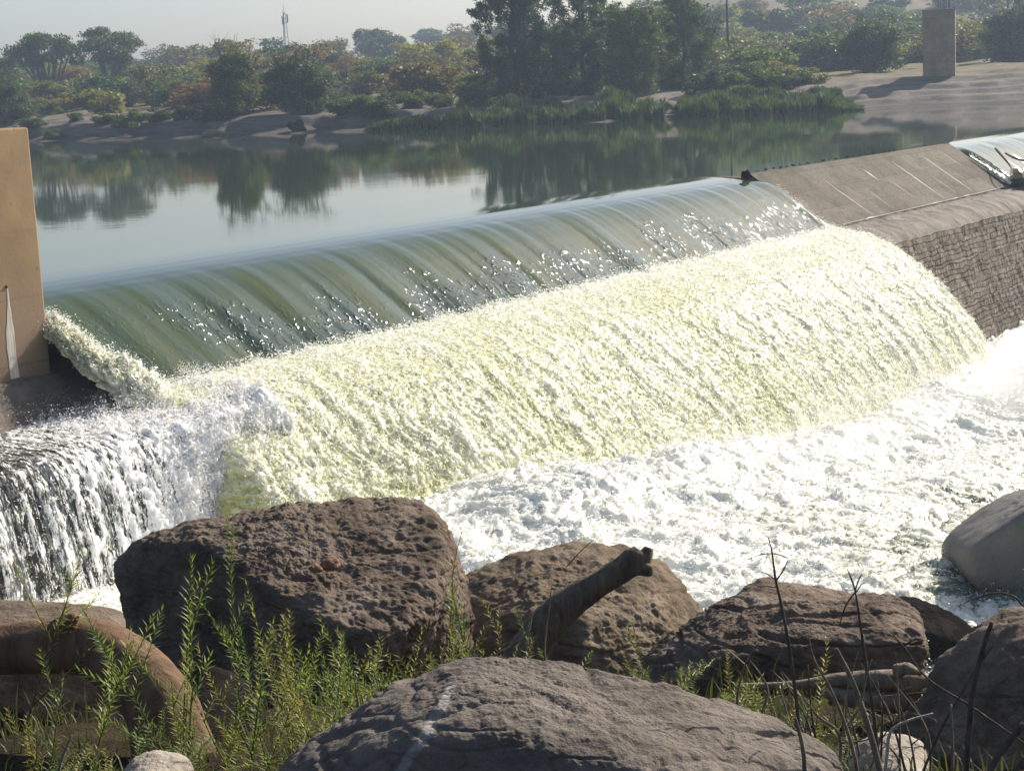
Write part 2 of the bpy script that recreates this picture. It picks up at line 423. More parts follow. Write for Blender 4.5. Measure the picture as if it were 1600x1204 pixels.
def overflow(name, t0, t1, res):
    tt = np.arange(t0, t1 + res, res); tt[-1] = t1
    ss = np.concatenate([np.linspace(-7, -1.2, 40), np.linspace(-1.1, 3.4, int(4.5 / (res * 0.8)))])
    from_s = np.interp(ss, PS, PZ)
    kern = np.array([1, 2, 3, 2, 1]) / 9.0
    zz = np.convolve(np.pad(from_s, 2, mode='edge'), kern, 'valid'); zz[:20] = from_s[:20]
    T, S = np.meshgrid(tt, ss, indexing='ij'); Z = np.broadcast_to(zz[None], T.shape).copy()
    dn = sm(S, -0.5, 1.6)
    drift = T - 0.05 * np.maximum(S, 0)
    P1 = np.stack([drift * 0.85, S * 0.10, S * 0], -1).reshape(-1, 3)
    P2 = np.stack([drift * 3.1, S * 0.22, S * 0 + 7], -1).reshape(-1, 3)
    P3 = np.stack([drift * 6.5, S * 1.7, S * 0 + 3], -1).reshape(-1, 3)
    ridge = perlin(P1) * 0.085 + perlin(P2 * np.array([0.75, 1, 1])) * 0.030
    rip = fbm(P3, 2) * 0.010 * sm(S, 0.9, 2.6).ravel()
    patch = 0.15 + 1.15 * sm(perlin(np.stack([T * 0.42, S * 0.5, S * 0 + 11], -1)), -0.25, 0.3)
    Z = Z + (ridge.reshape(T.shape) * dn * (1 + 0.5 * sm(S, 1, 3))) + rip.reshape(T.shape) * patch.reshape(T.shape)
    # wavy draw-down line upstream of the lip
    Z = Z + 0.05 * (sm(T, t1 - 1.0, t1 - 0.1) + 0) * sm(S, 0.1, 0.8) * (1 if t1 < 50 else 0)
    if t0 > 10: Z = Z - 0.30 * (1 - sm(T, t0, t0 + 0.7)) * sm(S, 0.0, 0.6)
    arc = np.concatenate([[0], np.cumsum(np.hypot(np.diff(ss), np.diff(zz)))])
    uv = np.stack([T, np.broadcast_to(arc[None], T.shape)], -1).reshape(-1, 2)
    ripple = (sm(S, 0.6, 2.2).ravel() * (1.2 if t0 < 10 else 0.12)) * patch.ravel()
    o = mesh(name, W(T, S, Z).reshape(-1, 3), grid_faces(len(tt), len(ss))[:, ::-1], M_over, attrs={'ripple': ripple, 'flow': sm(S, -0.3, 0.7).ravel()}, uv=uv)
    return tag(o, kind='structure')
overflow('overflow_water', -1.2, TW1 + 0.04, 0.05)
overflow('overflow_water', TW2, TEND, 0.09)

# ------------------------------------------------------------------ falling curtain
QP = np.array([(2.35, -1.72), (2.8, -1.86), (3.4, -1.93), (4.3, -2.08), (5.1, -2.43), (5.95, -3.05), (6.75, -3.75), (7.45, -4.5), (8.05, -5.3), (8.5, -6.1), (8.8, -6.9)])
_al = np.concatenate([[0], np.cumsum(np.hypot(*np.diff(QP, axis=0).T))])
def pool_z(t, s):
    t = np.asarray(t, float); s = np.asarray(s, float)
    z = -4.45 - 1.95 * sm(t, 1, 22)
    return z - 0.45 * sm(s, 9, 20) * (1 - sm(t, 0, 25)) + 0.55 * np.exp(-((s - 9.3) / 1.6) ** 2) * sm(t, 1, 4)

tt = np.arange(-0.9, TW1 + 0.9, 0.036); qq = np.arange(0, _al[-1], 0.036)
T, Q = np.meshgrid(tt, qq, indexing='ij')
S = np.interp(Q, _al, QP[:, 0]); Z = np.interp(Q, _al, QP[:, 1])
g = 0.84 + 0.16 * sm(T, 0, 7); S = 2.4 + (S - 2.4) * g
gr = np.gradient(np.stack([np.interp(qq, _al, QP[:, 0]), np.interp(qq, _al, QP[:, 1])], -1), axis=0)
gr /= np.linalg.norm(gr, axis=1)[:, None]
NS = np.broadcast_to(-gr[None, :, 1], T.shape); NZ = np.broadcast_to(gr[None, :, 0], T.shape)
# both ends curl back to the wall
fall = sm(Q, 0.3, 3.0)
eL = np.clip((0.35 - 0.55 * fall - T) / 0.75, 0, 1); eR = np.clip((T - (TW1 - 0.15)) / 0.9, 0, 1)
S = S - (eL ** 2) * 1.5 * sm(Q, 0.2, 1.6); Tn = T - 0.25 * eL * fall
S = S - (eR ** 2) * 1.4 * sm(Q, 0.2, 1.6); Tn = Tn - 0.35 * eR
Pc = np.stack([T, Q, T * 0], -1).reshape(-1, 3)
warp = 0.25 * perlin(Pc * 1.1)
Pw = Pc + np.stack([warp, warp * 0.5, warp * 0], -1)
lobes = billow(Pw * np.array([1.25, 0.34, 1]) + 3, 3).reshape(T.shape)
lump = billow(Pw * np.array([3.2, 2.0, 1]) + 8, 3).reshape(T.shape)
grain = fbm(Pw * np.array([10.5, 6.5, 1]), 3, 0.65).reshape(T.shape)
fine = perlin(Pc * np.array([21., 17., 1])).reshape(T.shape)
amp = sm(Q, 0.0, 0.7) * (0.55 + 0.75 * sm(Q, 0.8, 5))
D = amp * (0.10 * (lobes - 0.35) + 0.04 * (lump - 0.3) + 0.026 * grain + 0.012 * fine) + 0.04 * sm(Q, 0, 0.5)
froth = 0.50 + 0.42 * grain + 0.30 * fine + 0.25 * (lump - 0.35) + 0.55 * (lobes - 0.4) + 0.4 * (1 - sm(Q, 0.2, 1.5))
bare = sm(perlin(np.stack([T * 0.33, Q * 0.22, T * 0 + 2], -1)), 0.0, 0.5).reshape(T.shape)
froth = froth - 0.20 * bare * sm(Q, 1.2, 3) - 0.32 * sm(eL, 0.02, 0.5) * sm(Q, 0.6, 2) + 0.16 * sm(T, 14, 30)
D = D * (1 - 0.25 * sm(eL, 0.05, 0.5))
VT = W(Tn, S + NS * D, Z + NZ * D).reshape(-1, 3)
FF = grid_faces(len(tt), len(qq))[:, ::-1]
# flung flecks of water standing off the curtain
def flecks(P, size, r):
    n = len(P); base = np.array([(1, 1, 1), (1, -1, -1), (-1, 1, -1), (-1, -1, 1)]) * 0.6
    q = r.normal(size=(n, 3, 3)); q, _ = np.linalg.qr(q)
    sc = size[:, None, None] * np.array([1, 0.75, 0.6])
    Vf = np.einsum('nij,kj->nki', q, base) * sc + P[:, None]
    f = np.array([(0, 1, 2), (0, 3, 1), (0, 2, 3), (1, 3, 2)])
    return Vf.reshape(-1, 3), (np.arange(n)[:, None, None] * 4 + f).reshape(-1, 3)
def fleck_mesh(base_o, P, N, count, smin, smax, off, r, p=None):
    idx = r.choice(len(P), count, p=p)
    size = smin + (smax - smin) * r.random(count) ** 2.5
    return flecks(P[idx] + N[idx] * (off * r.random(count) ** 2)[:, None] + r.normal(size=(count, 3)) * 0.03, size, r)
def strands(P, N, Td, lmin, lmax, wid, off, jit, r):
    n = len(P); d = Td + jit * r.normal(size=(n, 3)); d /= np.linalg.norm(d, axis=1)[:, None] + 1e-9
    b = np.cross(N, d); b /= np.linalg.norm(b, axis=1)[:, None] + 1e-9; c = np.cross(d, b)
    L = (lmin + (lmax - lmin) * r.random(n) ** 2)[:, None]; w = L * wid * (0.6 + 0.8 * r.random(n))[:, None]
    O = P + N * (off * r.random(n) ** 1.5)[:, None]; cv = b * L * (0.35 * r.normal(size=n))[:, None]
    V = np.stack([O - d * L * .5, O + cv + b * w * .5, O + d * L * .5, O + cv - b * w * .5 , O + cv + c * w * .6], 1).reshape(-1, 3)
    i = np.arange(n)[:, None, None] * 5 + np.array([(0, 1, 4), (1, 2, 4), (2, 3, 4), (3, 0, 4)])
    return V, i.reshape(-1, 3)
wN = (NS.ravel()[:, None] * WN + NZ.ravel()[:, None] * np.array([0, 0, 1.]))
ok = (Q.ravel() > 0.35).astype(float); ok *= 0.4 + sm(lump.ravel(), 0.25, 0.8); ok /= ok.sum()
fv, ff = fleck_mesh(None, VT, wN, 110000, 0.007, 0.024, 0.22, rng, ok)
TD = np.broadcast_to((gr[:, 0:1] * WN + gr[:, 1:2] * np.array([0, 0, 1.]))[None], T.shape + (3,)).reshape(-1, 3)
ix = rng.choice(len(VT), 190000, p=((Q.ravel() > .12) / (Q.ravel() > .12).sum()))
sv, sf = strands(VT[ix], wN[ix], TD[ix], 0.035, 0.13, 0.22, 0.09, 0.45, rng)
sfr = np.repeat(np.clip(froth.ravel()[ix] * 0.60 - 0.20 + 0.80 * rng.random(len(ix)), 0.02, 1), 5)
fv = np.concatenate([fv, sv]); ff = np.concatenate([ff, sf + len(fv) - len(sv)])
n0 = len(VT)
uvc = np.concatenate([np.stack([T, Q], -1).reshape(-1, 2), rng.random((len(fv), 2)) * 20])
o = mesh('waterfall', np.concatenate([VT, fv]), [FF, ff + n0], M_foam, attrs={'froth': np.concatenate([froth.ravel(), np.repeat(0.35 + 0.65 * rng.random((len(fv) - len(sv)) // 4), 4), sfr])}, uv=uvc)
tag(o, kind='structure')

# ------------------------------------------------------------------ churning pool
tt = np.concatenate([np.linspace(-40, -9.2, 40), np.arange(-9, 26, 0.048), np.linspace(26.1, 60, 260), np.linspace(60.5, 120, 40)])
ss = np.concatenate([np.arange(3.6, 21, 0.048), np.linspace(21.1, 40, 90), np.linspace(41, 120, 30)])
T, S = np.meshgrid(tt, ss, indexing='ij')
near = 1 - sm(S, 9, 26)
P = np.stack([T, S, T * 0], -1).reshape(-1, 3)
wp = np.stack([perlin(P * 0.7), perlin(P * 0.7 + 40), T.ravel() * 0], -1)
Pw = P + wp * 0.7
swell = perlin(Pw * 0.33).reshape(T.shape); b1 = billow(Pw * 0.85, 3).reshape(T.shape); b2 = billow(Pw * 2.6 + 4, 4, 0.6).reshape(T.shape)
lac = np.abs(fbm(Pw * 1.7 + 60, 3)).reshape(T.shape)
calm = sm(T, -2.0, -4.5)  # the left corner is a shallow run-off
b3 = fbm(Pw * 7.5 + 14, 3, 0.65).reshape(T.shape)
crest = (0.5 - np.abs(perlin(Pw * 1.05 + 77))).reshape(T.shape)
Z = pool_z(T, S) + (0.16 + 0.10 * near) * swell + (0.15 + 0.10 * near) * (b1 - 0.3) * (1 - 0.6 * calm) + (0.075 + 0.035 * near) * (b2 - 0.4) * (1 - 0.5 * calm) + 0.035 * b3 * (0.5 + near) * (1 - .5 * calm) + 0.14 * np.maximum(crest - .2, 0) * (1 - calm)
froth = 0.75 * near + 0.74 - 0.55 * sm(lac, 0.30, 0.05) * (1 - near) + 0.5 * (b2 - 0.45) - 0.55 * (1 - near) + 0.25 * (b1 - 0.3)
froth = froth - 0.55 * sm(perlin(P * 0.24 + 5).reshape(T.shape), 0.05, 0.4) * sm(S, 10, 14) - 0.5 * sm(S, 24, 50) - 0.30 * sm(lac, 0.22, 0.02) * near - 0.42 * sm(S, 12.0, 16.5) * sm(T, 2.0, 6.0) - 0.38 * sm(perlin(P * 0.42 + 15).reshape(T.shape), 0.0, 0.35) * sm(S, 9.5, 12)
VP_ = W(T, S, Z).reshape(-1, 3)
sel = ((T > -6) & (T < 28) & (S < 20) & (S > 6)).ravel().astype(float) * sm(b2.ravel(), 0.4, 0.9); sel /= sel.sum()
fv, ff = fleck_mesh(None, VP_, np.broadcast_to(np.array([0, 0, 1.]), VP_.shape), 34000, 0.006, 0.020, 0.35, rng, sel)
upN = np.array([0, 0, 1.]); ps = ((T > -7) & (T < 30) & (S < 22) & (S > 5)).ravel() * (0.25 + sm(froth.ravel(), 0.2, 0.9)); ps /= ps.sum()
ix = rng.choice(len(VP_), 150000, p=ps); hd = rng.normal(size=(len(ix), 3)) * np.array([1, 1, .5]) + WN * 0.5
sv, sf = strands(VP_[ix], np.broadcast_to(upN, (len(ix), 3)) + 0.5 * rng.normal(size=(len(ix), 3)), hd, 0.03, 0.14, 0.20, 0.07, 0.2, rng)
sfr = np.repeat(np.clip(0.35 + 0.7 * rng.random(len(ix)), 0, 1), 5)
fv = np.concatenate([fv, sv]); ff = np.concatenate([ff, sf + len(fv) - len(sv)])
o = mesh('pool_water', np.concatenate([VP_, fv]), [grid_faces(len(tt), len(ss))[:, ::-1], ff + len(VP_)], M_pool,
         attrs={'froth': np.concatenate([froth.ravel(), np.full(len(fv) - len(sv), 1.0), sfr])})
tag(o, kind='structure')

# ------------------------------------------------------------------ water over the left ledge
LQ = np.array([(0.95, -2.23), (2.0, -2.23), (3.2, -2.24), (4.15, -2.26), (4.5, -2.36), (4.70, -2.62), (4.87, -3.1), (5.03, -3.8), (5.17, -4.7)])
al = np.concatenate([[0], np.cumsum(np.hypot(*np.diff(LQ, axis=0).T))])
tt = np.arange(-9, 1.25, 0.03); qq = np.arange(0, al[-1], 0.03)
T, Q = np.meshgrid(tt, qq, indexing='ij'); S = np.interp(Q, al, LQ[:, 0]); Z = np.interp(Q, al, LQ[:, 1])
dS = np.gradient(np.interp(qq, al, LQ[:, 0])); dZ = np.gradient(np.interp(qq, al, LQ[:, 1])); L_ = np.hypot(dS, dZ)
NS = np.broadcast_to((-dZ / L_)[None], T.shape); NZ = np.broadcast_to((dS / L_)[None], T.shape)
P = np.stack([T, Q, T * 0 + 30], -1).reshape(-1, 3)
wild = sm(T, -3.4, 0.2)
b1 = billow(P * np.array([1.1, 0.7, 1]), 3).reshape(T.shape); b2 = billow(P * np.array([4, 3.2, 1]), 4, 0.6).reshape(T.shape)
stream = perlin(P * np.array([3.4, 0.35, 1])).reshape(T.shape)
D = 0.02 + 0.05 * sm(stream, 0.0, 0.4) * sm(Q, 3.2, 4.4) + 0.05 * (b2 - .2) + wild * (0.26 * (b1 - 0.15) + 0.13 * (b2 - 0.3) + 0.07 * fbm(P * np.array([11, 8, 1]), 3, .65).reshape(T.shape) + 0.035 * perlin(P * np.array([26, 22, 1])).reshape(T.shape))
D = D + 0.16 * np.exp(-((T - 1.0) / 1.0) ** 2)
D = np.maximum(D, 0.012)
froth = 0.25 + 0.34 * sm(T, -5.5, -1.8) + 0.5 * wild * sm(b1 + 0.4 * b2, 0.25, 0.8) + 0.30 * (b2 - 0.4) + 0.20 * sm(Q, 3.4, 4.3) * sm(stream, -0.15, 0.25) - 0.18 * sm(T, -4.5, -7) * (1 - sm(Q, 3.3, 3.8))
froth = froth + 0.25 * np.exp(-((T - 0.6) / 1.0) ** 2) - 0.34 * wild * sm(perlin(P * np.array([0.8, 0.7, 1]) + 9).reshape(T.shape), 0.0, 0.4) * sm(Q, 2.2, 3.6)
VL = W(T, S + NS * D, Z + NZ * D).reshape(-1, 3)
sel = (wild * sm(b2, 0.3, 0.9) + 0.04 * sm(Q, 3.5, 4.5)).ravel(); sel /= sel.sum()
LN = NS.ravel()[:, None] * WN + NZ.ravel()[:, None] * np.array([0, 0, 1.])
fv, ff = fleck_mesh(None, VL, LN, 50000, 0.006, 0.018, 0.34, rng, sel)
lp = (wild * sm(Q, 0.2, 1.0)).ravel() + 0.02; lp /= lp.sum(); ix = rng.choice(len(VL), 34000, p=lp)
LT = np.broadcast_to((dS / L_)[None, :, None] * WN + (dZ / L_)[None, :, None] * np.array([0, 0, 1.]), T.shape + (3,)).reshape(-1, 3)
sv, sf = strands(VL[ix], LN[ix], LT[ix] - 0.35 * WU, 0.03, 0.12, 0.2, 0.12, 0.5, rng)
fv = np.concatenate([fv, sv]); ff = np.concatenate([ff, sf + len(fv) - len(sv)])
thr = MB()
for j in range(170):
    t0 = -9 + 8.2 * rng.random(); t0 += 0.35 * math.sin(t0 * 5.0); w0 = 0.008 + 0.022 * rng.random() ** 2; out = 0.02 + 0.14 * rng.random() ** 2
    zb = -4.6 if rng.random() < .65 else -2.9 - 1.4 * rng.random(); za = np.linspace(-2.28, zb, 16); f_ = (za + 2.28) / -2.3
    wob = 0.05 * perlin(np.stack([za * 1.6, za * 0 + j * 3.3, za * 0], -1))
    pts = W(t0 + wob + 0.06 * math.sin(j) * f_, 4.42 + 0.28 * np.sqrt(np.maximum(f_, 0)) + 0.40 * f_ + out * f_, za)
    thr.tube(pts, w0 * (0.7 + 0.8 * np.abs(perlin(np.stack([za * 2.4, za * 0 + j * 7.7, za * 0 + 1], -1)))) * (1 + .8 * f_), 6, cap=False)
tv = np.concatenate(thr.V); tf = np.concatenate(thr.F[4])
ff = np.asarray(ff); nq = len(fv)
o = mesh('ledge_water', np.concatenate([VL, fv, tv]), [np.concatenate([grid_faces(len(tt), len(qq))[:, ::-1], tf + len(VL) + nq]), ff + len(VL)], M_ledgew,
         attrs={'froth': np.concatenate([froth.ravel(), np.full(len(fv), 1.6), np.full(len(tv), 0.95)])}, uv=np.concatenate([np.stack([T, Q], -1).reshape(-1, 2), rng.random((len(fv), 2)), np.stack([tv @ WU * 1.0, tv[:, 2] * 1.4], -1)]))
tag(o, kind='structure')

# foaming ridge where the sheet scrapes along the tan pier
aa = np.linspace(-0.3, math.pi * 0.96, 60); qv = np.arange(0.75, 3.5, 0.03)
Qg, Ag = np.meshgrid(qv, aa, indexing='ij')
base = np.where(Qg < 2.9, np.interp(Qg, PS, PZ), -1.98 - (Qg - 2.9) * 0.28)
rad = 0.30 * sm(Qg, 0.75, 1.3) * (1 + 0.75 * sm(Qg, 1.4, 3.0)) * (1 - 0.6 * sm(Qg, 3.0, 3.5)); 
P = np.stack([Qg * 1.0, Ag * 0.5, Qg * 0], -1).reshape(-1, 3)
bl = billow(P * 2.4, 3).reshape(Qg.shape); gn = fbm(P * 9, 3, .6).reshape(Qg.shape)
rr = rad * (0.75 + 0.55 * bl + 0.24 * gn)
Tg = -0.98 + 0.12 * sm(Qg, 1, 3) + np.cos(Ag) * rr * 1.0 + 0.45 * sm(Qg, 2.0, 3.4); Zg = base - 0.05 + np.sin(Ag) * rr * 0.95
fr = 0.22 + 0.75 * sm(Ag, 1.75, 0.6) + 0.5 * gn + 0.35 * sm(Qg, 1.6, 3.2)
VR = W(Tg, Qg, Zg).reshape(-1, 3)
fv, ff = fleck_mesh(None, VR, np.broadcast_to(np.array([0.2, -.2, 1.]), VR.shape), 7000, 0.006, 0.022, 0.22, rng, None)
ix = rng.choice(len(VR), 9000); nR = np.stack([rng.normal(size=9000) * .4, rng.normal(size=9000) * .4 - .3, np.ones(9000)], -1)
sv, sf = strands(VR[ix], nR / np.linalg.norm(nR, axis=1)[:, None], np.broadcast_to(WN * .8 + np.array([0, 0, -.6]), (9000, 3)), 0.03, 0.11, 0.22, 0.10, 0.5, rng)
jet_fr = np.concatenate([np.full(len(fv), .95), np.repeat(np.clip(fr.ravel()[ix] * .6 + .6 * rng.random(9000), 0, 1), 5)])
fv = np.concatenate([fv, sv]); ff = np.concatenate([ff, sf + len(fv) - len(sv)])
o = mesh('side_jet_water', np.concatenate([VR, fv]), [grid_faces(len(qv), len(aa)), ff + len(VR)], M_foam,
         attrs={'froth': np.concatenate([fr.ravel(), jet_fr])}, uv=np.concatenate([np.stack([Qg, Ag], -1).reshape(-1, 2), rng.random((len(fv), 2))]))
tag(o, kind='structure')

# foam at the toe of the second spill
tt = np.arange(TW2 - 0.2, 72, 0.06); aa = np.linspace(0, math.pi, 22)
T, Ag = np.meshgrid(tt, aa, indexing='ij')
P = np.stack([T, Ag, T * 0 + 90], -1).reshape(-1, 3)
r_ = (0.34 + 0.35 * billow(P * 1.6, 3) + 0.08 * fbm(P * 8, 2)).reshape(T.shape)
V2 = W(T, 2.95 + np.cos(Ag) * r_ * 1.2, -1.80 + np.sin(Ag) * r_ * 1.2)
o = mesh('toe_foam_water', V2.reshape(-1, 3), grid_faces(len(tt), len(aa)), M_foam, attrs={'froth': (0.7 + 0.4 * fbm(P * 6, 2))}, uv=np.stack([T, Ag], -1).reshape(-1, 2))
tag(o, kind='structure')

for tb, w_ in ((TW1 + 0.02, 0.10), (TW2 - 0.14, 0.24)):
    sv = np.arange(0.9, 2.75, 0.03); aa = np.linspace(0, math.pi, 12); Sg, Ag = np.meshgrid(sv, aa, indexing='ij')
    P = np.stack([Sg * 6, Ag, Sg * 0 + tb], -1).reshape(-1, 3); rr = (w_ * (0.25 + 0.75 * sm(Sg, 0.9, 2.4)) * (0.6 + 0.8 * billow(P, 2).reshape(Sg.shape)))
    V4 = W(tb + np.cos(Ag) * rr, Sg, 0.09 - (Sg - 0.02) * 0.675 + np.sin(Ag) * rr * .5).reshape(-1, 3)
    fv, ff = fleck_mesh(None, V4, np.broadcast_to(np.array([0, 0, 1.]), V4.shape), 700, 0.008, 0.025, 0.2, rng, None)
    o = mesh('edge_spray_water', np.concatenate([V4, fv]), [grid_faces(len(sv), len(aa)), ff + len(V4)], M_foam, attrs={'froth': np.full(len(V4) + len(fv), 0.9)}, uv=rng.random((len(V4) + len(fv), 2)) * 5); tag(o, kind='structure')

# ------------------------------------------------------------------ weir body
weir = empty('weir', W(40, 0, -3)); tag(weir, 'long river weir with a sloping grey concrete crest above a weathered brick face', 'weir')
def wv(P):   # world -> weir local
    return np.asarray(P) - np.array(weir.location)
def extrude(profile, ts, name, mat, parent=None, jitter=0.0, smooth=False, uvs=True, origin=None, capends=True, rz=0.0):
    pr = np.asarray(profile, float); n = len(pr); T = np.asarray(ts, float)
    G = W(T[:, None], pr[None, :, 0], pr[None, :, 1]).reshape(-1, 3)
    if jitter: G = G + jitter * np.stack([fbm(G * 2.1 + q * 31, 3) for q in range(3)], -1)
    al = np.concatenate([[0], np.cumsum(np.hypot(*np.diff(pr, axis=0).T))])
    uv = np.stack([np.repeat(T, n), np.tile(al, len(T))], -1)
    F = [grid_faces(len(T), n)[:, ::-1]]
    if capends: F.append(np.array([np.arange(n), ((len(T) - 1) * n + np.arange(n))[::-1]]))
    if origin is not None: G = G - np.asarray(origin)
    if rz: G = G @ np.array([[math.cos(rz), -math.sin(rz), 0], [math.sin(rz), math.cos(rz), 0], [0, 0, 1]])
    return mesh(name, G, F, mat, parent, smooth, uv=uv)
wo_ = np.array(weir.location)
def mat_crest():
    k = NT('panelled_crest_concrete'); c = k.coord(); uv = k.coord('UV')
    b = k.n('ShaderNodeTexBrick'); k.l(k.mix(0.05, k.mapping(uv, (1, 1, 1), (0, 0, 0), (0, 0.52, 0)), k.noise(uv, 1.3, 4, out='Color')), b.inputs['Vector']); b.offset = 0.37
    b.inputs['Scale'].default_value = 1.0; b.inputs['Brick Width'].default_value = 2.3; b.inputs['Row Height'].default_value = 1.0; b.inputs['Mortar Size'].default_value = 0.012; b.inputs['Bias'].default_value = 0.0
    b.inputs['Color1'].default_value = (0.225, 0.192, 0.148, 1); b.inputs['Color2'].default_value = (0.155, 0.132, 0.100, 1); b.inputs['Mortar'].default_value = (0.12, 0.10, 0.075, 1)
    n1 = k.noise(c, 1.1, 6, 0.7); n2 = k.noise(c, 9, 6, 0.75)
    col = k.mix(0.7, b.outputs['Color'], k.ramp(n1, [(0.33, 0.5), (0.5, 1.0), (0.7, 1.15)]), 'MULTIPLY')
    col = k.mix(k.ramp(n2, [(0.46, 0.0), (0.62, 0.6)]), col, (0.085, 0.072, 0.055))
    return k.done(k.bsdf(col, 0.9, k.bump(k.math('ADD', n2, k.math('MULTIPLY', n1, 1.5)), 0.9, 0.05), Specular_IOR_Level=0.1))
M_crest = mat_crest()
dry = extrude([(-0.45, -3), (-0.45, 0.03), (-0.06, 0.04), (0.02, -0.02), (2.62, -1.82), (2.62, -3)], np.linspace(TW1, TW2, 60), 'sloping_crest', M_crest, weir, origin=wo_)
extrude([(-0.45, -3), (-0.45, -0.62), (0.0, -0.6), (2.66, -2.42), (2.66, -3)], np.linspace(-1.3, TW1 - 0.01, 12), 'sloping_crest', M_wet, weir, origin=wo_)
extrude([(-0.45, -3), (-0.45, -0.62), (0.0, -0.6), (2.66, -2.42), (2.66, -3)], np.linspace(TW2 + .01, 110, 12), 'sloping_crest', M_wet, weir, origin=wo_)
capp = [(2.63, -2.6), (2.63, -1.86), (3.0, -1.88), (3.06, -1.94), (3.5, -1.98), (3.95, -2.12), (4.3, -2.36), (4.6, -2.72), (4.80, -3.1), (4.80, -3.4)]
capd = [(a, b - 0.55) for a, b in capp]
extrude(capd, np.arange(1.5, TW1 + .4, 0.3), 'mortar_cap', M_wet, weir, jitter=0.05, smooth=True, origin=wo_)
extrude(capp, np.arange(TW1 - 0.3, TW2 + 1.2, 0.12), 'mortar_cap', M_cap, weir, jitter=0.07, smooth=True, origin=wo_)
extrude(capd, np.arange(TW2 + 1.0, 110, 0.4), 'mortar_cap', M_wet, weir, jitter=0.05, smooth=True, origin=wo_)
def mat_brick():
    k = NT('old_brickwork'); uv = k.coord('UV'); c = k.coord()
    w = k.mix(0.045, uv, k.noise(k.mapping(uv, (0.6, 1, 1)), 1.6, 5, 0.65, out='Color'))
    b = k.n('ShaderNodeTexBrick'); k.l(w, b.inputs['Vector'])
    b.inputs['Scale'].default_value = 1.0; b.inputs['Brick Width'].default_value = 0.60; b.inputs['Row Height'].default_value = 0.185
    b.inputs['Mortar Size'].default_value = 0.026; b.inputs['Mortar Smooth'].default_value = 0.3; b.inputs['Bias'].default_value = -0.1
    b.inputs['Color1'].default_value = (0.26, 0.205, 0.15, 1); b.inputs['Color2'].default_value = (0.15, 0.115, 0.083, 1); b.inputs['Mortar'].default_value = (0.05, 0.042, 0.034, 1)
    n = k.noise(c, 0.8, 5, 0.7); n2 = k.noise(c, 6, 5, 0.7)
    col = k.mix(0.8, b.outputs['Color'], k.ramp(n2, [(0.3, 0.45), (0.6, 1.0)]), 'MULTIPLY')
    col = k.mix(k.ramp(n, [(0.48, 0.0), (0.64, 0.8)]), col, (0.20, 0.168, 0.132))
    lay = k.noise(k.mapping(uv, (0.12, 2.6, 1)), 1.3, 4, 0.6)
    col = k.mix(0.75, col, k.ramp(lay, [(0.35, 0.45), (0.5, 1.0), (0.62, 1.0), (0.7, 0.6)]), 'MULTIPLY')
    holes = k.ramp(k.noise(k.mapping(uv, (0.9, 1.6, 1)), 1.6, 4, 0.65), [(0.69, 0.0), (0.72, 1.0)])
    col = k.mix(holes, col, (0.02, 0.016, 0.013))
    h = k.math('SUBTRACT', k.math('ADD', k.math('MULTIPLY', b.outputs['Fac'], -0.7), k.math('MULTIPLY', n2, 0.7)), k.math('MULTIPLY', holes, 2.0))
    return k.done(k.bsdf(col, 0.9, k.bump(h, 1.0, 0.05), Specular_IOR_Level=0.2))
M_brick = mat_brick()
bp = []; s_, z_ = 4.62, -2.45
k_ = 0
while z_ > -8.2:
    dz = 0.36; bp += [(s_, z_), (s_ + 0.10, z_ - dz)]
    k_ += 1; s_ += 0.10 + (0.075 if k_ % 2 else 0.03); z_ -= dz
extrude([(3.2, -3.4)] + bp + [(3.2, -8.4)], np.arange(1.5, 110, 0.16), 'brick_face', M_brick, weir, jitter=0.075, origin=wo_)
# pale cracks that run down the dry concrete
M_joint = NT('chalky_joint'); M_joint = M_joint.done(M_joint.bsdf((0.62, 0.58, 0.52), 0.9))
def sz(s): return -0.02 + (s - 0.02) * (-1.80 / 2.6)
for t, a, b, wd in ((36.5, 0.7, 2.5, .03), (40.6, 0.5, 1.1, .06), (41.5, 1.15, 2.1, .025), (43.9, 0.35, 2.5, .055), (47.3, 0.4, 2.5, .055), (49.7, .3, 1.3, .02), (38.7, 1.4, 2.45, .02), (45.6, 1.3, 2.4, .02)):
    s1 = np.linspace(a, b, 14); off = 0.05 * perlin(np.stack([s1 * 3, s1 * 0 + t, s1 * 0], -1)); ww = wd * (0.6 + 0.5 * np.abs(perlin(np.stack([s1 * 5, s1 * 0 + t, s1 * 0 + 4], -1)))) * np.sin(np.linspace(0.3, 2.9, 14))
    Vj = np.concatenate([W(t + off - ww, s1, sz(s1) + 0.006), W(t + off + ww, s1, sz(s1) + 0.006)]) - wo_
    i = np.arange(13); mesh('joint_line', Vj, np.stack([i, i + 1, i + 15, i + 14], 1), M_joint, weir)
tq = np.arange(33.5, 51.6, 0.05)
tw = 0.001 + 0.07 * np.clip(perlin(np.stack([tq * 0.9, tq * 0, tq * 0], -1)) - 0.12, 0, 1)
Vj = np.concatenate([W(tq, 2.60 - tw, sz(2.60 - tw) + 0.007), W(tq, tq * 0 + 2.61, sz(2.61) + 0.007)]) - wo_
i = np.arange(len(tq) - 1); mesh('joint_line', Vj, np.stack([i, i + len(tq), i + len(tq) + 1, i + 1], 1), M_joint, weir)
# stubs along the dry crest
stub = None
for j, t in enumerate(np.arange(32.9, 46.5, 0.62)):
    if stub is None:
        stub = MB().box((0, 0, 0.045), (0.12, 0.09, 0.11), 0.58, 0.02).build('anchor_stub', M_rust, weir); ob = stub
    else:
        ob = stub.copy(); COL.objects.link(ob)
    ob.location = W(t + 0.12 * math.sin(j * 7.1), -0.26, 0.10) - wo_; ob.scale = (.7 + .4 * math.sin(j * 3.), .6, 0.35 + .35 * abs(math.sin(j * 2.3)))

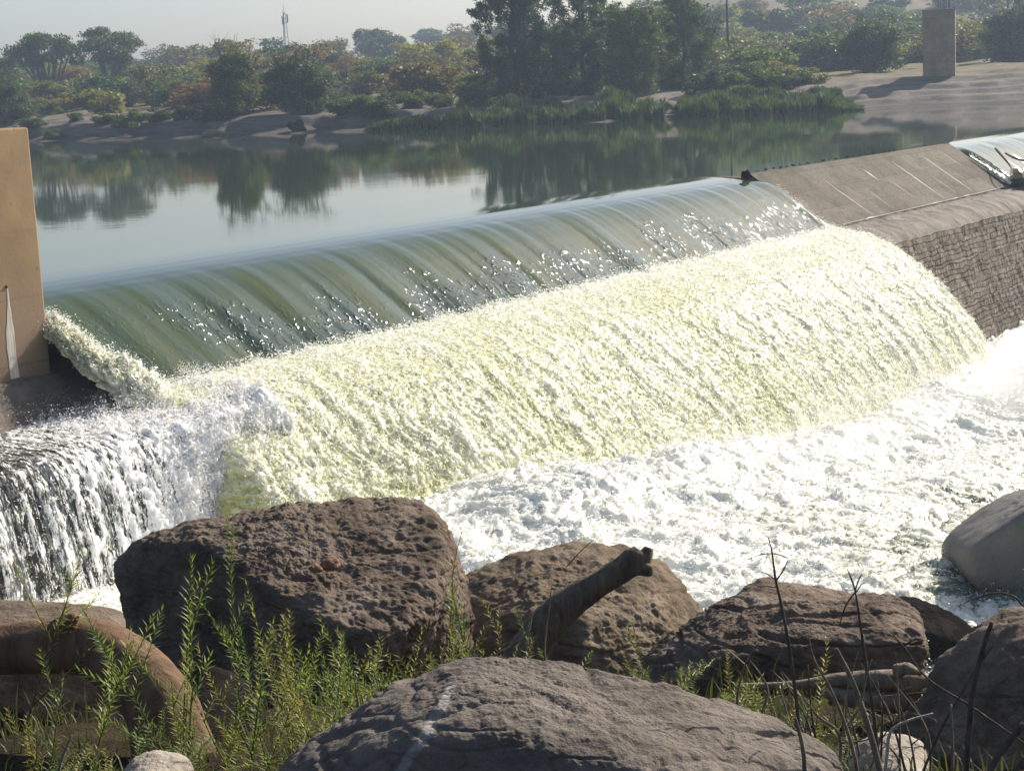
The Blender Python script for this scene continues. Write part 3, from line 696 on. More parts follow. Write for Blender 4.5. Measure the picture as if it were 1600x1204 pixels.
# left ledge of the weir
led = extrude([(0.2, -8), (0.2, -2.32), (1.8, -2.32), (3.2, -2.33), (4.2, -2.35), (4.45, -2.41), (4.6, -2.6), (4.7, -3.2), (4.8, -4), (4.9, -8)], np.arange(-14, 1.6, 0.15), 'ledge', M_wet, weir, jitter=0.07, smooth=True, origin=wo_)

# ------------------------------------------------------------------ tan pier on the left
pc = W(-4.4, -1.2, 0)
pier = empty('abutment_pier', (pc[0], pc[1], -2.4), math.atan2(WU[1], WU[0]))
tag(pier, 'tall tan concrete pier with a white water stain at the left edge of the weir', 'concrete pier')
def mat_pier():
    k = NT('stained_tan_concrete'); c = k.coord(); sep = k.n('ShaderNodeSeparateXYZ'); k.l(c, sep.inputs[0])
    n1 = k.noise(c, 0.8, 6, 0.6); n2 = k.noise(c, 8, 6, 0.7)
    col = k.ramp(n1, [(0.25, (0.16, 0.108, 0.058)), (0.7, (0.29, 0.20, 0.108))])
    low = k.n('ShaderNodeMapRange'); k.l(k.math('ADD', sep.outputs[2], k.math('MULTIPLY', n1, 1.6)), low.inputs[0]); low.inputs[1].default_value = 4.2; low.inputs[2].default_value = 2.2
    col = k.mix(k.math('MULTIPLY', low.outputs[0], 0.85), col, (0.27, 0.195, 0.135))
    st = k.noise(k.mapping(c, (4, 4, 0.1)), 1.0, 5, 0.7)
    col = k.mix(k.ramp(st, [(0.56, 0.0), (0.75, 0.45)]), col, (0.27, 0.19, 0.115))
    wv_ = k.n('ShaderNodeTexWave', wave_type='BANDS', bands_direction='Z'); k.l(k.mix(0.02, c, k.noise(c, 3, out='Color')), wv_.inputs['Vector']); wv_.inputs['Scale'].default_value = 0.26
    jn = k.ramp(wv_.outputs['Fac'], [(0.0, 0.55), (0.012, 0.0)]); col = k.mix(jn, col, (0.20, 0.135, 0.08))
    drip = k.noise(k.mapping(c, (9, 9, 0.35)), 1.0, 4, 0.7); col = k.mix(k.math('MULTIPLY', k.ramp(drip, [(0.5, 0.0), (0.72, 0.6)]), k.math('SUBTRACT', 1.0, low.outputs[0])), col, (0.24, 0.16, 0.09))
    spots = k.ramp(k.noise(c, 11, 2, 0.5), [(0.70, 0.0), (0.74, 0.8)])
    col = k.mix(spots, col, (0.12, 0.08, 0.05))
    return k.done(k.bsdf(col, 0.85, k.bump(k.math('ADD', n2, spots), 0.35, 0.02), Specular_IOR_Level=0.2))
MB().box((0, 0, 2.4 + (3.17 - 1.75) / 2), (6.4, 5.0, 3.17 + 1.75), 0, 0.05).build('shaft', mat_pier(), pier)
# white lime run on the river face (local -y)
M_lime = NT('lime_run'); c_ = M_lime.coord(); nl = M_lime.noise(M_lime.mapping(c_, (16, 1, 1.1)), 1.2, 5, 0.7)
M_lime = M_lime.done(M_lime.bsdf(M_lime.ramp(nl, [(0.35, (0.42, 0.35, 0.26)), (0.6, (0.70, 0.66, 0.58))]), 0.9))
zz = np.linspace(1.0, 2.68, 40); hw = 0.015 + 0.085 * sm(2.7 - zz, 0, 1.1) + 0.02 * perlin(np.stack([zz * 4, zz * 0, zz * 0], -1)); cx = 2.32 + 0.02 * np.sin(zz * 3)
V3 = np.concatenate([np.stack([cx - hw, zz * 0 - 2.505, zz], 1), np.stack([cx + hw, zz * 0 - 2.505, zz], 1)])
i = np.arange(39); mesh('lime_stain', V3, np.stack([i, i + 40, i + 41, i + 1], 1), M_lime, pier)
MB().tube([(2.32, -2.52, 2.70), (2.32, -2.40, 2.72)], 0.03, 10).build('drain_hole', M_rust, pier)
# rough sloping base under the pier
pr = np.array([(-3.6, -1.42), (1.26, -1.42), (1.36, -1.46), (1.6, -1.72), (1.85, -2.0), (2.05, -2.2), (2.09, -2.6), (-3.6, -2.6)])
extrude(pr, np.linspace(-7.5, -1.12, 60), 'rough_base', M_cap, pier, jitter=0.035, smooth=False, origin=pier.location, rz=pier.rotation_euler[2])
# ------------------------------------------------------------------ near bank
def near_z(x, y):
    x = np.asarray(x, float); y = np.asarray(y, float)
    z = np.interp(y, [-8, 0, 5, 10, 14, 18, 22, 26, 32], [2.6, 1.9, 0.95, -0.12, -1.35, -2.7, -4.3, -5.9, -8.0])
    z = z + 1.2 * sm(-x, 7.5, 11) * sm(y, 8, 14) * (1 - sm(y, 20, 30))
    z = z - 3.2 * sm(x, 1.75, 2.5) * sm(y, 9.3, 11.2) * (1 - sm(y, 18, 24))
    P = np.stack([x * 0.8, y * 0.8, x * 0], -1).reshape(-1, 3)
    return z + (0.13 * fbm(P, 4)).reshape(x.shape)
xs = np.linspace(-26, 26, 240); ys = np.linspace(-8, 33, 220)
X, Y = np.meshgrid(xs, ys, indexing='ij')
def mat_soil():
    k = NT('dark_soil'); c = k.coord(); n = k.noise(c, 1.5, 6, 0.7); n2 = k.noise(c, 14, 5, 0.7)
    col = k.ramp(n, [(0.3, (0.025, 0.02, 0.015)), (0.6, (0.055, 0.045, 0.03)), (0.75, (0.045, 0.05, 0.022))])
    return k.done(k.bsdf(k.mix(0.6, col, k.ramp(n2, [(0.3, 0.4), (0.6, 1.0)]), 'MULTIPLY'), 0.95, k.bump(n2, 0.9, 0.05), Specular_IOR_Level=0.0))
o = mesh('river_bank', np.stack([X.ravel(), Y.ravel(), near_z(X, Y).ravel()], 1), grid_faces(240, 220), mat_soil()); tag(o, kind='structure')

# ------------------------------------------------------------------ boulders: rounded intersections of half-spaces
_ico = {}
def ico(n):
    if n not in _ico:
        bm = bmesh.new(); bmesh.ops.create_icosphere(bm, subdivisions=n, radius=1)
        bm.verts.ensure_lookup_table()
        _ico[n] = (np.array([v.co[:] for v in bm.verts]), np.array([[v.index for v in f.verts] for f in bm.faces])); bm.free()
    return _ico[n]

def boulder(name, outline, d, mat, label, extra=(), tilt=0.25, front=0.5, back=0.5, sharp=11, sub=7, rough=0.02, lump=0.05, pits=0.0, seed=0, ctr=None, rs=1.0, group=None, tilts=None, cb=0.0, crack_=0.02, groove=0.0):
    """outline: photo points of the silhouette, clockwise; d: metres out; front/back: half depths in metres; extra: (nx, ny, nb, px, py, b) planes"""
    O = np.array(outline, float); c = np.array(ctr, float) if ctr is not None else (O.min(0) + O.max(0)) / 2
    kx = d / FPX
    L = (O - c) * np.array([1, -1]) * kx
    planes = []
    for i in range(len(L)):
        a, b = L[i], L[(i + 1) % len(L)]
        e = b - a; n = np.array([-e[1], e[0]]); n /= np.linalg.norm(n) + 1e-9     # clockwise in the picture, y up: outward is to the left
        tl = tilts[i] if tilts is not None else tilt
        n3 = np.array([n[0], n[1], tl]); n3 /= np.linalg.norm(n3)
        off = n3[:2] @ a - n3[2] * 0.45 * back
        if off > 0.01: planes.append((n3, off))
    planes.append((np.array([0, -.26, .966]), front)); planes.append((np.array([0, 0, -1.]), back))
    for nx, ny, nb, px, py, b in extra:
        n3 = np.array([nx, ny, nb], float); n3 /= np.linalg.norm(n3)
        p = np.array([(px - c[0]) * kx, -(py - c[1]) * kx, b]); off = n3 @ p
        planes.append((n3, max(off, 0.02)))
    Dn, F = ico(sub)
    acc = 0
    for n3, off in planes: acc = acc + np.maximum(Dn @ n3 / max(off - n3[2] * cb, 0.03), 0) ** sharp
    r = acc ** (-1.0 / sharp)
    V = Dn * r[:, None]
    sz_ = r.mean()
    Pn = V / rs + seed * 13.7
    V = V + Dn * (lump * sz_ * fbm(Pn * 1.3, 4))[:, None]
    Nv = np.zeros_like(V); fn = np.cross(V[F[:, 1]] - V[F[:, 0]], V[F[:, 2]] - V[F[:, 0]])
    for q in range(3): np.add.at(Nv, F[:, q], fn)
    Nv /= np.linalg.norm(Nv, axis=1)[:, None] + 1e-12
    disp = rough * fbm(Pn * 6, 5, 0.6)
    crk = np.abs(perlin(Pn * 1.0 + 30) + 0.3 * fbm(Pn * 3, 4)); disp = disp - crack_ * sz_ * (1 - sm(crk, 0.0, 0.04)) * sm(perlin(Pn * 0.9 + 50), -0.1, 0.3)
    if pits:
        pm = 0.15 + 0.85 * sm(perlin(Pn * 1.7 + 70), -0.15, 0.3)
        disp = disp - pits * pm * sm(billow(Pn * np.array([10, 17, 12]), 3), 0.5, 0.05) + pits * 0.4 * perlin(Pn * 20)
    if groove:
        gw = np.abs(perlin(Pn * np.array([0.9, 4.2, 1.2]) + 0.35 * perlin(Pn * 1.5)[:, None] + 90)); disp = disp - groove * (1 - sm(gw, 0.0, 0.10)) - groove * 0.5 * (1 - sm(np.abs(perlin(Pn * np.array([2.6, 9, 3]) + 12)), 0.0, 0.14))
    V = V + Nv * disp[:, None]; V[:, 2] += cb
    base = at(c[0], c[1], d)
    Wd = V[:, :1] * CR + V[:, 1:2] * CU - V[:, 2:] * CF
    o = mesh(name, Wd, F, mat); o.location = base
    return tag(o, label, 'boulder' if name == 'boulder' else 'rock', group)

M_rk1 = rock_mat('pitted_brown_rock', (0.185, 0.140, 0.105), (0.092, 0.068, 0.051), (0.285, 0.228, 0.18), 1.3, 0.9)
M_rk2 = rock_mat('lichened_brown_rock', (0.20, 0.15, 0.105), (0.11, 0.085, 0.06), (0.29, 0.235, 0.175), 1.3, 0.8, (0.17, 0.155, 0.06))
M_rk4 = rock_mat('grey_stone', (0.19, 0.18, 0.165), (0.15, 0.14, 0.13), (0.23, 0.22, 0.205), 0.8, 0.25)
M_rk5 = rock_mat('pale_stone', (0.38, 0.33, 0.27), (0.28, 0.24, 0.19), (0.46, 0.41, 0.35), 1.5, 0.5)
M_rk6 = rock_mat('wet_and_painted_shade_rock', (0.018, 0.016, 0.014), (0.009, 0.008, 0.007), (0.035, 0.03, 0.026), 1.4, 0.7, None, 0.0)  # near-black for wet rock and debris; on bank stones it paints in shade
def mat_frontrock():
    k = NT('veined_grey_rock'); c = k.coord(); n1 = k.noise(c, 2.6, 6, 0.6); n2 = k.noise(c, 24, 6, 0.72); n3 = k.noise(c, 110, 3, 0.7)
    col = k.ramp(n1, [(0.3, (0.120, 0.098, 0.082)), (0.5, (0.185, 0.155, 0.13)), (0.72, (0.27, 0.228, 0.19))])
    col = k.mix(0.55, col, k.ramp(n2, [(0.3, 0.5), (0.5, 0.9), (0.7, 1.0)]), 'MULTIPLY')
    col = k.mix(k.ramp(n3, [(0.64, 0.0), (0.74, 0.5)]), col, (0.38, 0.34, 0.30))
    vein = k.attr('vein'); vn = k.math('MULTIPLY', vein, k.ramp(k.noise(c, 18, 4, 0.7), [(0.3, 0.25), (0.6, 1.0)]))
    col = k.mix(k.math("MULTIPLY", vn, 0.8), col, (0.40, 0.375, 0.35))
    vor = k.voro(k.mix(0.12, c, k.noise(c, 9, 3, out='Color')), 30)
    h = k.math('ADD', k.math('MULTIPLY', n2, 1.3), k.math('ADD', k.math('MULTIPLY', n3, 0.4), k.math('MULTIPLY', vor, 0.35)))
    return k.done(k.bsdf(col, 0.86, k.bump(h, 0.8, 0.025), Specular_IOR_Level=0.15))

b1_ = boulder('boulder', [(140, 935), (190, 876), (320, 832), (430, 810), (628, 800), (668, 812), (708, 890), (718, 985), (690, 1060), (560, 1160), (330, 1170), (170, 1070)], 13.0, M_rk1,
        'large square brown boulder with a pitted flat top, carrying a small stone', ctr=(450, 950), sub=8, sharp=13, rough=0.022, lump=0.05, pits=0.015, groove=0.012, seed=1, cb=-0.55,
        front=0.36, back=1.3, tilts=[.3, .35, 0.12, 0.10, 0.1, .15, .2, .4, .4, .5, .4, .3],
        extra=[(0.10, 1, 0.62, 480, 800, -0.9), (-0.62, -0.22, 0.75, 400, 910, -0.06), (0.35, -0.25, 0.85, 650, 985, 0.45)])
boulder('boulder', [(712, 935), (790, 893), (880, 874), (975, 878), (1040, 900), (1090, 950), (1116, 985), (1110, 1040), (1040, 1110), (800, 1110), (712, 1040)], 14.6, M_rk2,
        'brown boulder with mossy right side behind the forked grey log', ctr=(905, 985), sub=7, sharp=9, rough=0.022, lump=0.07, pits=0.008, groove=0.02, seed=2, front=0.9, back=0.9,
        tilt=0.3, extra=[(0.5, .45, 0.75, 960, 930, 0.35), (-0.55, 0.35, 0.75, 800, 960, 0.4)])
boulder('boulder', [(1008, 1085), (1040, 1030), (1140, 975), (1185, 940), (1250, 935), (1350, 948), (1450, 946), (1486, 985), (1482, 1035), (1455, 1095), (1435, 1180), (1290, 1250), (1080, 1230)], 11.0, M_rk1,
        'wide dark brown boulder overhanging the foam behind dry stalks', ctr=(1250, 1050), sub=8, sharp=13, rough=0.018, lump=0.055, pits=0.005, seed=3, cb=-0.3, groove=0.035, front=0.62, back=0.9,
        tilts=[.3, .25, .1, .1, .1, .05, .1, .1, .1, .1, .1, .1, .2], extra=[(-0.02, -0.3, 0.95, 1250, 1008, 0.17), (-0.12, 1, 0.45, 1250, 952, -0.3), (0.75, 0.0, 0.7, 1440, 1020, 0.2)])
boulder('boulder', [(1140, 985), (1172, 935), (1205, 921), (1300, 936), (1400, 956), (1420, 985), (1300, 1010), (1150, 1010)], 11.9, M_rk1,
        'low ledge of brown rock rising behind the wide dark boulder', ctr=(1275, 965), sub=7, sharp=12, rough=0.015, lump=0.05, pits=0.004, seed=9, groove=0.025, front=0.4, back=0.4, tilt=0.25)
fb = boulder('boulder', [(405, 1260), (500, 1194), (600, 1132), (690, 1100), (770, 1090), (850, 1100), (960, 1118), (1060, 1140), (1160, 1170), (1260, 1205), (1340, 1262), (1320, 1350), (900, 1380), (500, 1350)], 6.2, mat_frontrock(),
        'broad grey boulder with a white quartz vein at the front of the bank', ctr=(850, 1195), sub=8, sharp=8, rough=0.010, lump=0.055, pits=0.005, seed=4, cb=-0.48, crack_=0.0, groove=0.016, front=0.42, back=0.8, rs=0.7,
        tilts=[.2, .2, .2, .2, .2, .2, .2, .2, .3, .3, .4, .3, .3, .3], extra=[(-0.05, 1, 0.85, 790, 1100, -0.15), (-0.22, 0.02, 0.95, 820, 1130, -0.09), (-0.6, 0.3, 0.75, 560, 1149, -0.1)])
co = np.empty(len(fb.data.vertices) * 3, np.float32); fb.data.vertices.foreach_get('co', co); co = co.reshape(-1, 3)
lx = co @ CR / (6.2 / FPX) + 850; ly = 1195 - co @ CU / (6.2 / FPX)
line = 708 - (ly - 1095) * 0.72 + 9 * perlin(np.stack([ly * 0.03, ly * 0, ly * 0], -1))
hwv = 3 + 9 * sm(ly, 1090, 1125) * (0.6 + 0.6 * np.abs(perlin(np.stack([ly * 0.06, ly * 0 + 4, ly * 0], -1))))
vv = sm(hwv - np.abs(lx - line), -2.5, 2.5) * sm(ly, 1088, 1096) * (co @ CF < 0.45)
a_ = fb.data.attributes.new('vein', 'FLOAT', 'POINT'); a_.data.foreach_set('value', vv.astype(np.float32))
boulder('boulder', [(1418, 1230), (1470, 1160), (1530, 1075), (1580, 1020), (1660, 985), (1760, 1020), (1800, 1150), (1760, 1300), (1450, 1300)], 8.6, M_rk1,
        'dark brown boulder in the lower right corner beneath bare twigs', ctr=(1610, 1150), sub=7, sharp=9, rough=0.02, lump=0.05, pits=0.006, groove=0.02, seed=5, front=0.5, back=0.7, tilt=0.25)
boulder('boulder', [(1482, 872), (1500, 838), (1550, 800), (1610, 768), (1720, 760), (1790, 830), (1790, 960), (1640, 985), (1530, 945), (1498, 905)], 29.2, M_rk4,
        'smooth grey boulder standing in the foam at the right edge', ctr=(1620, 860), sub=6, sharp=11, rough=0.01, lump=0.03, seed=6, front=0.9, back=1.3, tilt=0.0, rs=2)
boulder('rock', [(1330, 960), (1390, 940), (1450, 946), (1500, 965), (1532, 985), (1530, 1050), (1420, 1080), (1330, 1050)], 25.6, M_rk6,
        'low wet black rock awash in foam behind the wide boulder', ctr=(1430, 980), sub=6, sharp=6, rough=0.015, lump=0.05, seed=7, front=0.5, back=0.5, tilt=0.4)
boulder('rock', [(1325, 1215), (1360, 1172), (1400, 1158), (1452, 1172), (1465, 1215), (1450, 1270), (1340, 1270)], 7.6, M_rk5,
        'pale stone under the dry stalks at the bottom right', ctr=(1395, 1205), sub=6, sharp=8, rough=0.006, lump=0.04, seed=8, front=0.2, back=0.2, rs=0.4)
boulder('rock', [(185, 1215), (205, 1192), (240, 1185), (280, 1195), (296, 1220), (280, 1260), (200, 1260)], 7.4, M_rk5,
        'small pale stone among the weeds at the bottom edge', ctr=(240, 1215), sub=6, sharp=8, rough=0.006, lump=0.04, seed=10, front=0.15, back=0.15, rs=0.4)
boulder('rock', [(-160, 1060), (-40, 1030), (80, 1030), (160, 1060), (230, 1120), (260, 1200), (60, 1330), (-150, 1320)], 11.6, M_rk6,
        'rock under the arching log with its shade painted in as blackish colour', ctr=(55, 1180), sub=6, sharp=8, rough=0.012, lump=0.05, seed=11, front=0.4, back=0.4)  # shade below the log is put into the near-black colour
boulder('rock', [(-160, 955), (-60, 938), (60, 944), (185, 958), (205, 985), (205, 1090), (60, 1150), (-150, 1120)], 19.5, M_rk1,
        'flat brownish slab at the water behind the arching log', ctr=(20, 1020), sub=6, sharp=10, rough=0.01, lump=0.03, seed=12, front=0.9, back=0.5, tilt=0.2, extra=[(0, 1, 0.25, 20, 955, 0.0)])
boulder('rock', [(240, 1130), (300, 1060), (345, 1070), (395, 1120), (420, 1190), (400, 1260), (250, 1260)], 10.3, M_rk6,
        'stone painted dark as if shaded between the arching log and the square boulder', ctr=(330, 1160), sub=6, sharp=8, rough=0.01, lump=0.05, seed=13, front=0.3, back=0.4)  # stone's shaded look comes from its near-black colour
M_cl = rock_mat('reddish_stone', (0.27, 0.16, 0.10), (0.17, 0.10, 0.065), (0.34, 0.22, 0.15), 8, 0.7)
def clod(px, py, d, r, label, seed):
    Dn, F = ico(4); V = Dn * r * np.array([1.2, 1, .75]); V = V + Dn * (0.28 * r * fbm(V / r * 1.2 + seed * 5, 3))[:, None]
    o = mesh('stone', V, F, M_cl); o.location = at(px, py, d); return tag(o, label, 'stone')
clod(517, 881, 13.05, 0.062, 'larger reddish stone lying on top of the square pitted boulder', 3)
clod(493, 888, 12.95, 0.040, 'smaller reddish stone left of its twin on the square pitted boulder', 6)

# ------------------------------------------------------------------ driftwood
M_log = bark_mat('weathered_red_log', (0.095, 0.055, 0.033), (0.19, 0.115, 0.068), 0.9)
M_log2 = bark_mat('dark_grey_log', (0.085, 0.062, 0.045), (0.20, 0.15, 0.11), 1.6)
M_log3 = bark_mat('pale_dry_branch', (0.16, 0.125, 0.09), (0.30, 0.245, 0.18), 2.0)
def spline(pts, n):
    pts = np.asarray(pts, float); P = np.concatenate([[2 * pts[0] - pts[1]], pts, [2 * pts[-1] - pts[-2]]]); out = []
    for i in range(len(pts) - 1):
        p0, p1, p2, p3 = P[i:i + 4]
        for t in np.linspace(0, 1, n, endpoint=False):
            out.append(0.5 * (2 * p1 + (p2 - p0) * t + (2 * p0 - 5 * p1 + 4 * p2 - p3) * t * t + (3 * p1 - p0 - 3 * p2 + p3) * t ** 3))
    out.append(pts[-1]); return np.array(out)
def limb(mb, path, n=8, sides=20, noise_=0.1, seed=0):
    """path: (px, py, depth, radius px)"""
    q = spline(path, n); pts = np.array([at(a, b, c) for a, b, c, r in q]); rad = q[:, 3] * q[:, 2] / FPX
    m2 = MB().tube(pts, rad, sides); V = m2.V[0]
    ax = np.repeat(pts, sides, 0); dirv = V - ax
    lim = fbm(V * np.array([9, 9, 9]) / max(rad.mean() * 8, 0.05) * 0.4 + seed, 4)
    an = np.tile(np.arange(sides) * 2 * math.pi / sides, len(pts)); al_ = np.repeat(np.arange(len(pts)), sides)
    rid = perlin(np.stack([np.cos(an) * 2.6 + seed * 3, np.sin(an) * 2.6, al_ * 0.07], -1)) + 0.5 * perlin(np.stack([np.cos(an) * 6, np.sin(an) * 6 + seed, al_ * 0.11], -1))
    V = ax + dirv * (1 + noise_ * (lim + 0.8 * rid))[:, None]
    return mb.add(V, np.concatenate(m2.F[4])).add(m2.V[0][:1], np.zeros((0, 4), int)) if False else _addtube(mb, V, m2)
def _addtube(mb, V, m2):
    n0 = mb.n; mb.V.append(V); mb.n += len(V)
    for k, f in m2.F.items(): mb.F.setdefault(k, []).append(np.concatenate(f) + n0)
    return mb
m = MB()
limb(m, [(-430, 1210, 10.2, 26), (-300, 1090, 10.1, 30), (-170, 1035, 10.0, 35), (-60, 1018, 9.9, 38), (20, 1012, 9.9, 40), (90, 1008, 9.85, 42), (150, 1015, 9.8, 47), (206, 1050, 9.7, 53), (250, 1105, 9.6, 58), (275, 1180, 9.5, 64), (290, 1290, 9.3, 74)], 10, 32, 0.07, 1)
limb(m, [(95, 1000, 9.8, 26), (104, 976, 9.75, 18), (118, 962, 9.7, 8)], 6, 14, 0.25, 4)
tag(m.build('driftwood_log', M_log), 'thick reddish driftwood log arching down at the lower left', 'log')
m = MB()
limb(m, [(800, 1060, 12.0, 30), (835, 1000, 12.0, 30), (880, 950, 11.95, 27), (930, 915, 11.9, 22), (972, 890, 11.85, 20), (992, 872, 11.8, 20), (1001, 860, 11.8, 13)], 9, 26, 0.09, 2)
limb(m, [(980, 886, 11.8, 17), (1002, 887, 11.78, 13), (1019, 893, 11.75, 8)], 5, 12, 0.2, 7)
limb(m, [(998, 880, 11.8, 15), (1010, 866, 11.8, 11), (1014, 855, 11.8, 6)], 5, 10, 0.2, 8)
tag(m.build('driftwood_log', M_log2), 'dark grey forked log leaning up against the mossy boulder', 'log')
m = MB()
limb(m, [(1148, 1072, 9.6, 5), (1240, 1070, 9.6, 7), (1310, 1062, 9.55, 11), (1380, 1062, 9.5, 16), (1420, 1066, 9.5, 17), (1480, 1070, 9.45, 14), (1545, 1070, 9.4, 12)], 9, 16, 0.10, 3)
limb(m, [(1280, 1078, 9.55, 8), (1350, 1094, 9.5, 16), (1400, 1096, 9.5, 18), (1440, 1090, 9.5, 6)], 8, 14, 0.12, 5)
limb(m, [(1400, 1050, 9.45, 10), (1420, 1046, 9.4, 9), (1440, 1052, 9.4, 4)], 5, 10, 0.3, 6)
limb(m, [(1530, 1078, 9.4, 4), (1545, 1074, 9.3, 3.5), (1575, 1060, 9.2, 3), (1605, 1030, 9.1, 2)], 6, 8, 0.1, 6)
tag(m.build('driftwood_log', M_log3), 'slender pale driftwood branch lying across the wide dark boulder', 'log')
# branch caught in the second spill, lump and stick on the crest, driftwood on the far shore
m = MB()
limb(m, [(1556, 232, 78.5, 2.2), (1564, 242, 77.5, 2), (1573, 252, 76.5, 1.6), (1580, 262, 76, 1)], 5, 8, 0.2, 1)
limb(m, [(1570, 239, 78, 1.2), (1583, 246, 78, 1.8), (1600, 251, 78, 1.6), (1625, 254, 78, 1)], 5, 8, 0.2, 2)
tag(m.build('driftwood_branch', M_log2), 'dark branch snagged in the second spill beside the dry crest', 'branch')
def lump_obj(name, P, r, mat, label, cat, seed, sq=(1, 1, .8)):
    Dn, F = ico(4); V = Dn * r * np.array(sq); V = V + Dn * (0.45 * r * fbm(V / r * 1.3 + seed, 4))[:, None]
    o = mesh(name, V, F, mat); o.location = P; return tag(o, label, cat)
lump_obj('debris_clump', W(31.8, -0.15, 0.08), 0.15, M_rk6, 'small black clump of debris where the dry crest starts', 'debris', 2)
m = MB(); p0 = onz(1144, 274, -0.05); m.tube([p0, p0 + np.array([-0.02, 0, 0.25]), p0 + np.array([-0.035, 0, 0.42])], [0.012, 0.01, 0.006], 6)
tag(m.build('upright_stick', M_log2), 'thin upright stick at the water lip left of the black debris clump', 'stick')
def gp(px, d, up=0.0):
    p = ground_pt(px, d); p[2] += up; return p
lump_obj('driftwood_stump', gp(465, 171.5, 0.35), 0.75, M_rk6, 'dark root stump on the left sandy shore', 'stump', 5, (1, .7, .8))
m = MB(); a0 = gp(318, 173, 0.2); 
for (dx, dz, L, r) in ((0, 0.1, 2.2, .28), (.6, .15, 1.6, .2), (1.6, 0.05, 2.6, .10), (0.3, .3, 1.0, .18)):
    m.tube(spline([a0 + np.array([dx, -.3 * r, dz]), a0 + np.array([dx + L * .4, 0, dz + .22]), a0 + np.array([dx + L * .8, 0.1, dz + .1]), a0 + np.array([dx + L, 0.2, dz - .05])], 6), r * np.linspace(1, .35, 19), 8)
tag(m.build('driftwood_snag', M_log3), 'pale bleached driftwood lying at the far waterline', 'driftwood')
lump_obj('stone', onz(152, 216, 0.08), 0.26, M_joint, 'white stone at the far waterline near the tan pier', 'stone', 8)
lump_obj('stone', onz(274, 213, 0.06), 0.20, M_joint, 'white stone at the far waterline left of the bleached driftwood', 'stone', 9, (1.6, 1, .7))

# ------------------------------------------------------------------ far structures
bp_ = ground_pt(1468, 166)
bpier = empty('bridge_pier', (bp_[0], bp_[1], bp_[2] - 0.4), math.radians(-15)); tag(bpier, 'unfinished square concrete bridge pier with rebar on the far sandbar', 'pier')
M_bp = mat_concrete('board_marked_concrete', (0.36, 0.265, 0.18), (0.26, 0.19, 0.13), (0.44, 0.34, 0.24), 0.4, 0.7)
mbp = MB()
for j in range(8): mbp.box((0, 0, 0.395 + j * 0.78), (2.86 + 0.02 * (j % 2), 2.86 + 0.02 * (j % 2), 0.776), 0, 0.03)
mbp.build('shaft', M_bp, bpier)
mbp = MB().box((0, 0, 6.26), (3.0, 3.0, 0.07), 0, 0.02); mbp.build('cap_edge', M_bp, bpier)
bar = None
for j, (x, y) in enumerate([(-.1, -1), (.15, -1), (.4, -1), (.65, -1), (.9, -1), (0.0, .9), (.5, .9), (.9, .8)]):
    b = MB().tube([(x, y, 6.2), (x + .03 * math.sin(j), y, 7.0), (x + .12 * math.sin(j * 2.), y + .05, 7.7 + .3 * math.sin(j * 5.))], 0.028, 6).build('rebar', M_rust, bpier)

def lattice(name, px, d, top_py, w0, w1, label, sections=14, legs=3):
    g_ = ground_pt(px, d); r = ray(px, top_py); ztop = EYE + r[2] * d / r[1]; H = ztop - g_[2]
    # shift so that the top falls on its photo column
    root = empty(name, g_); tag(root, label, 'mast')
    m = MB(); rp = []
    for k in range(sections + 1):
        f_ = k / sections; w = w0 * (1 - f_) + w1 * f_
        rp.append([np.array([w * math.cos(a + 0.4), w * math.sin(a + 0.4), H * f_]) for a in np.arange(legs) * 2 * math.pi / legs])
    tk = max(0.05, w0 * 0.075)
    for a in range(legs): m.tube([q[a] for q in rp], tk, 5)
    m.build('legs', M_metal, root); m = MB()
    for k in range(sections):
        for a in range(legs):
            b = (a + 1) % legs; m.tube([rp[k][a], rp[k + 1][b]], tk * 0.5, 4); m.tube([rp[k][b], rp[k][a]], tk * 0.5, 4)
    m.build('bracing', M_metal, root); m = MB()
    m.tube([(0, 0, H), (0, 0, H + 2.0)], tk * 0.7, 5); m.build('spike', M_metal, root)
    ant = MB().box((0, 0, 0), (0.4, 0.25, 2.2), 0, 0.05).build('panel_antenna', M_metal, root); ant.location = (w1 + .5, 0, H - 2)
    for a in (2.1, 4.2):
        c = ant.copy(); COL.objects.link(c); c.location = ((w1 + .5) * math.cos(a), (w1 + .5) * math.sin(a), H - 2.4); c.rotation_euler = (0, 0, a)
    return root
lattice('radio_mast', 450, 480, 17, 1.15, 0.3, 'grey lattice radio mast rising behind the left bushes')
lattice('radio_mast', 1137, 520, -40, 0.9, 0.55, 'pale lattice radio mast right of the tall riverside trees')
g_ = ground_pt(1139, 210); m = MB(); m.tube([(0, 0, -.3), (0, 0, 6), (0, 0, 12.4)], [0.15, 0.13, 0.10], 10)
po = empty('utility_pole', g_); tag(po, 'slim dark utility pole in front of the pale mast', 'pole'); m.build('shaft', M_rust, po)
MB().box((0, 0, 10.2), (0.3, .3, 0.9), 0, 0.04).build('pole_box', M_rust, po)

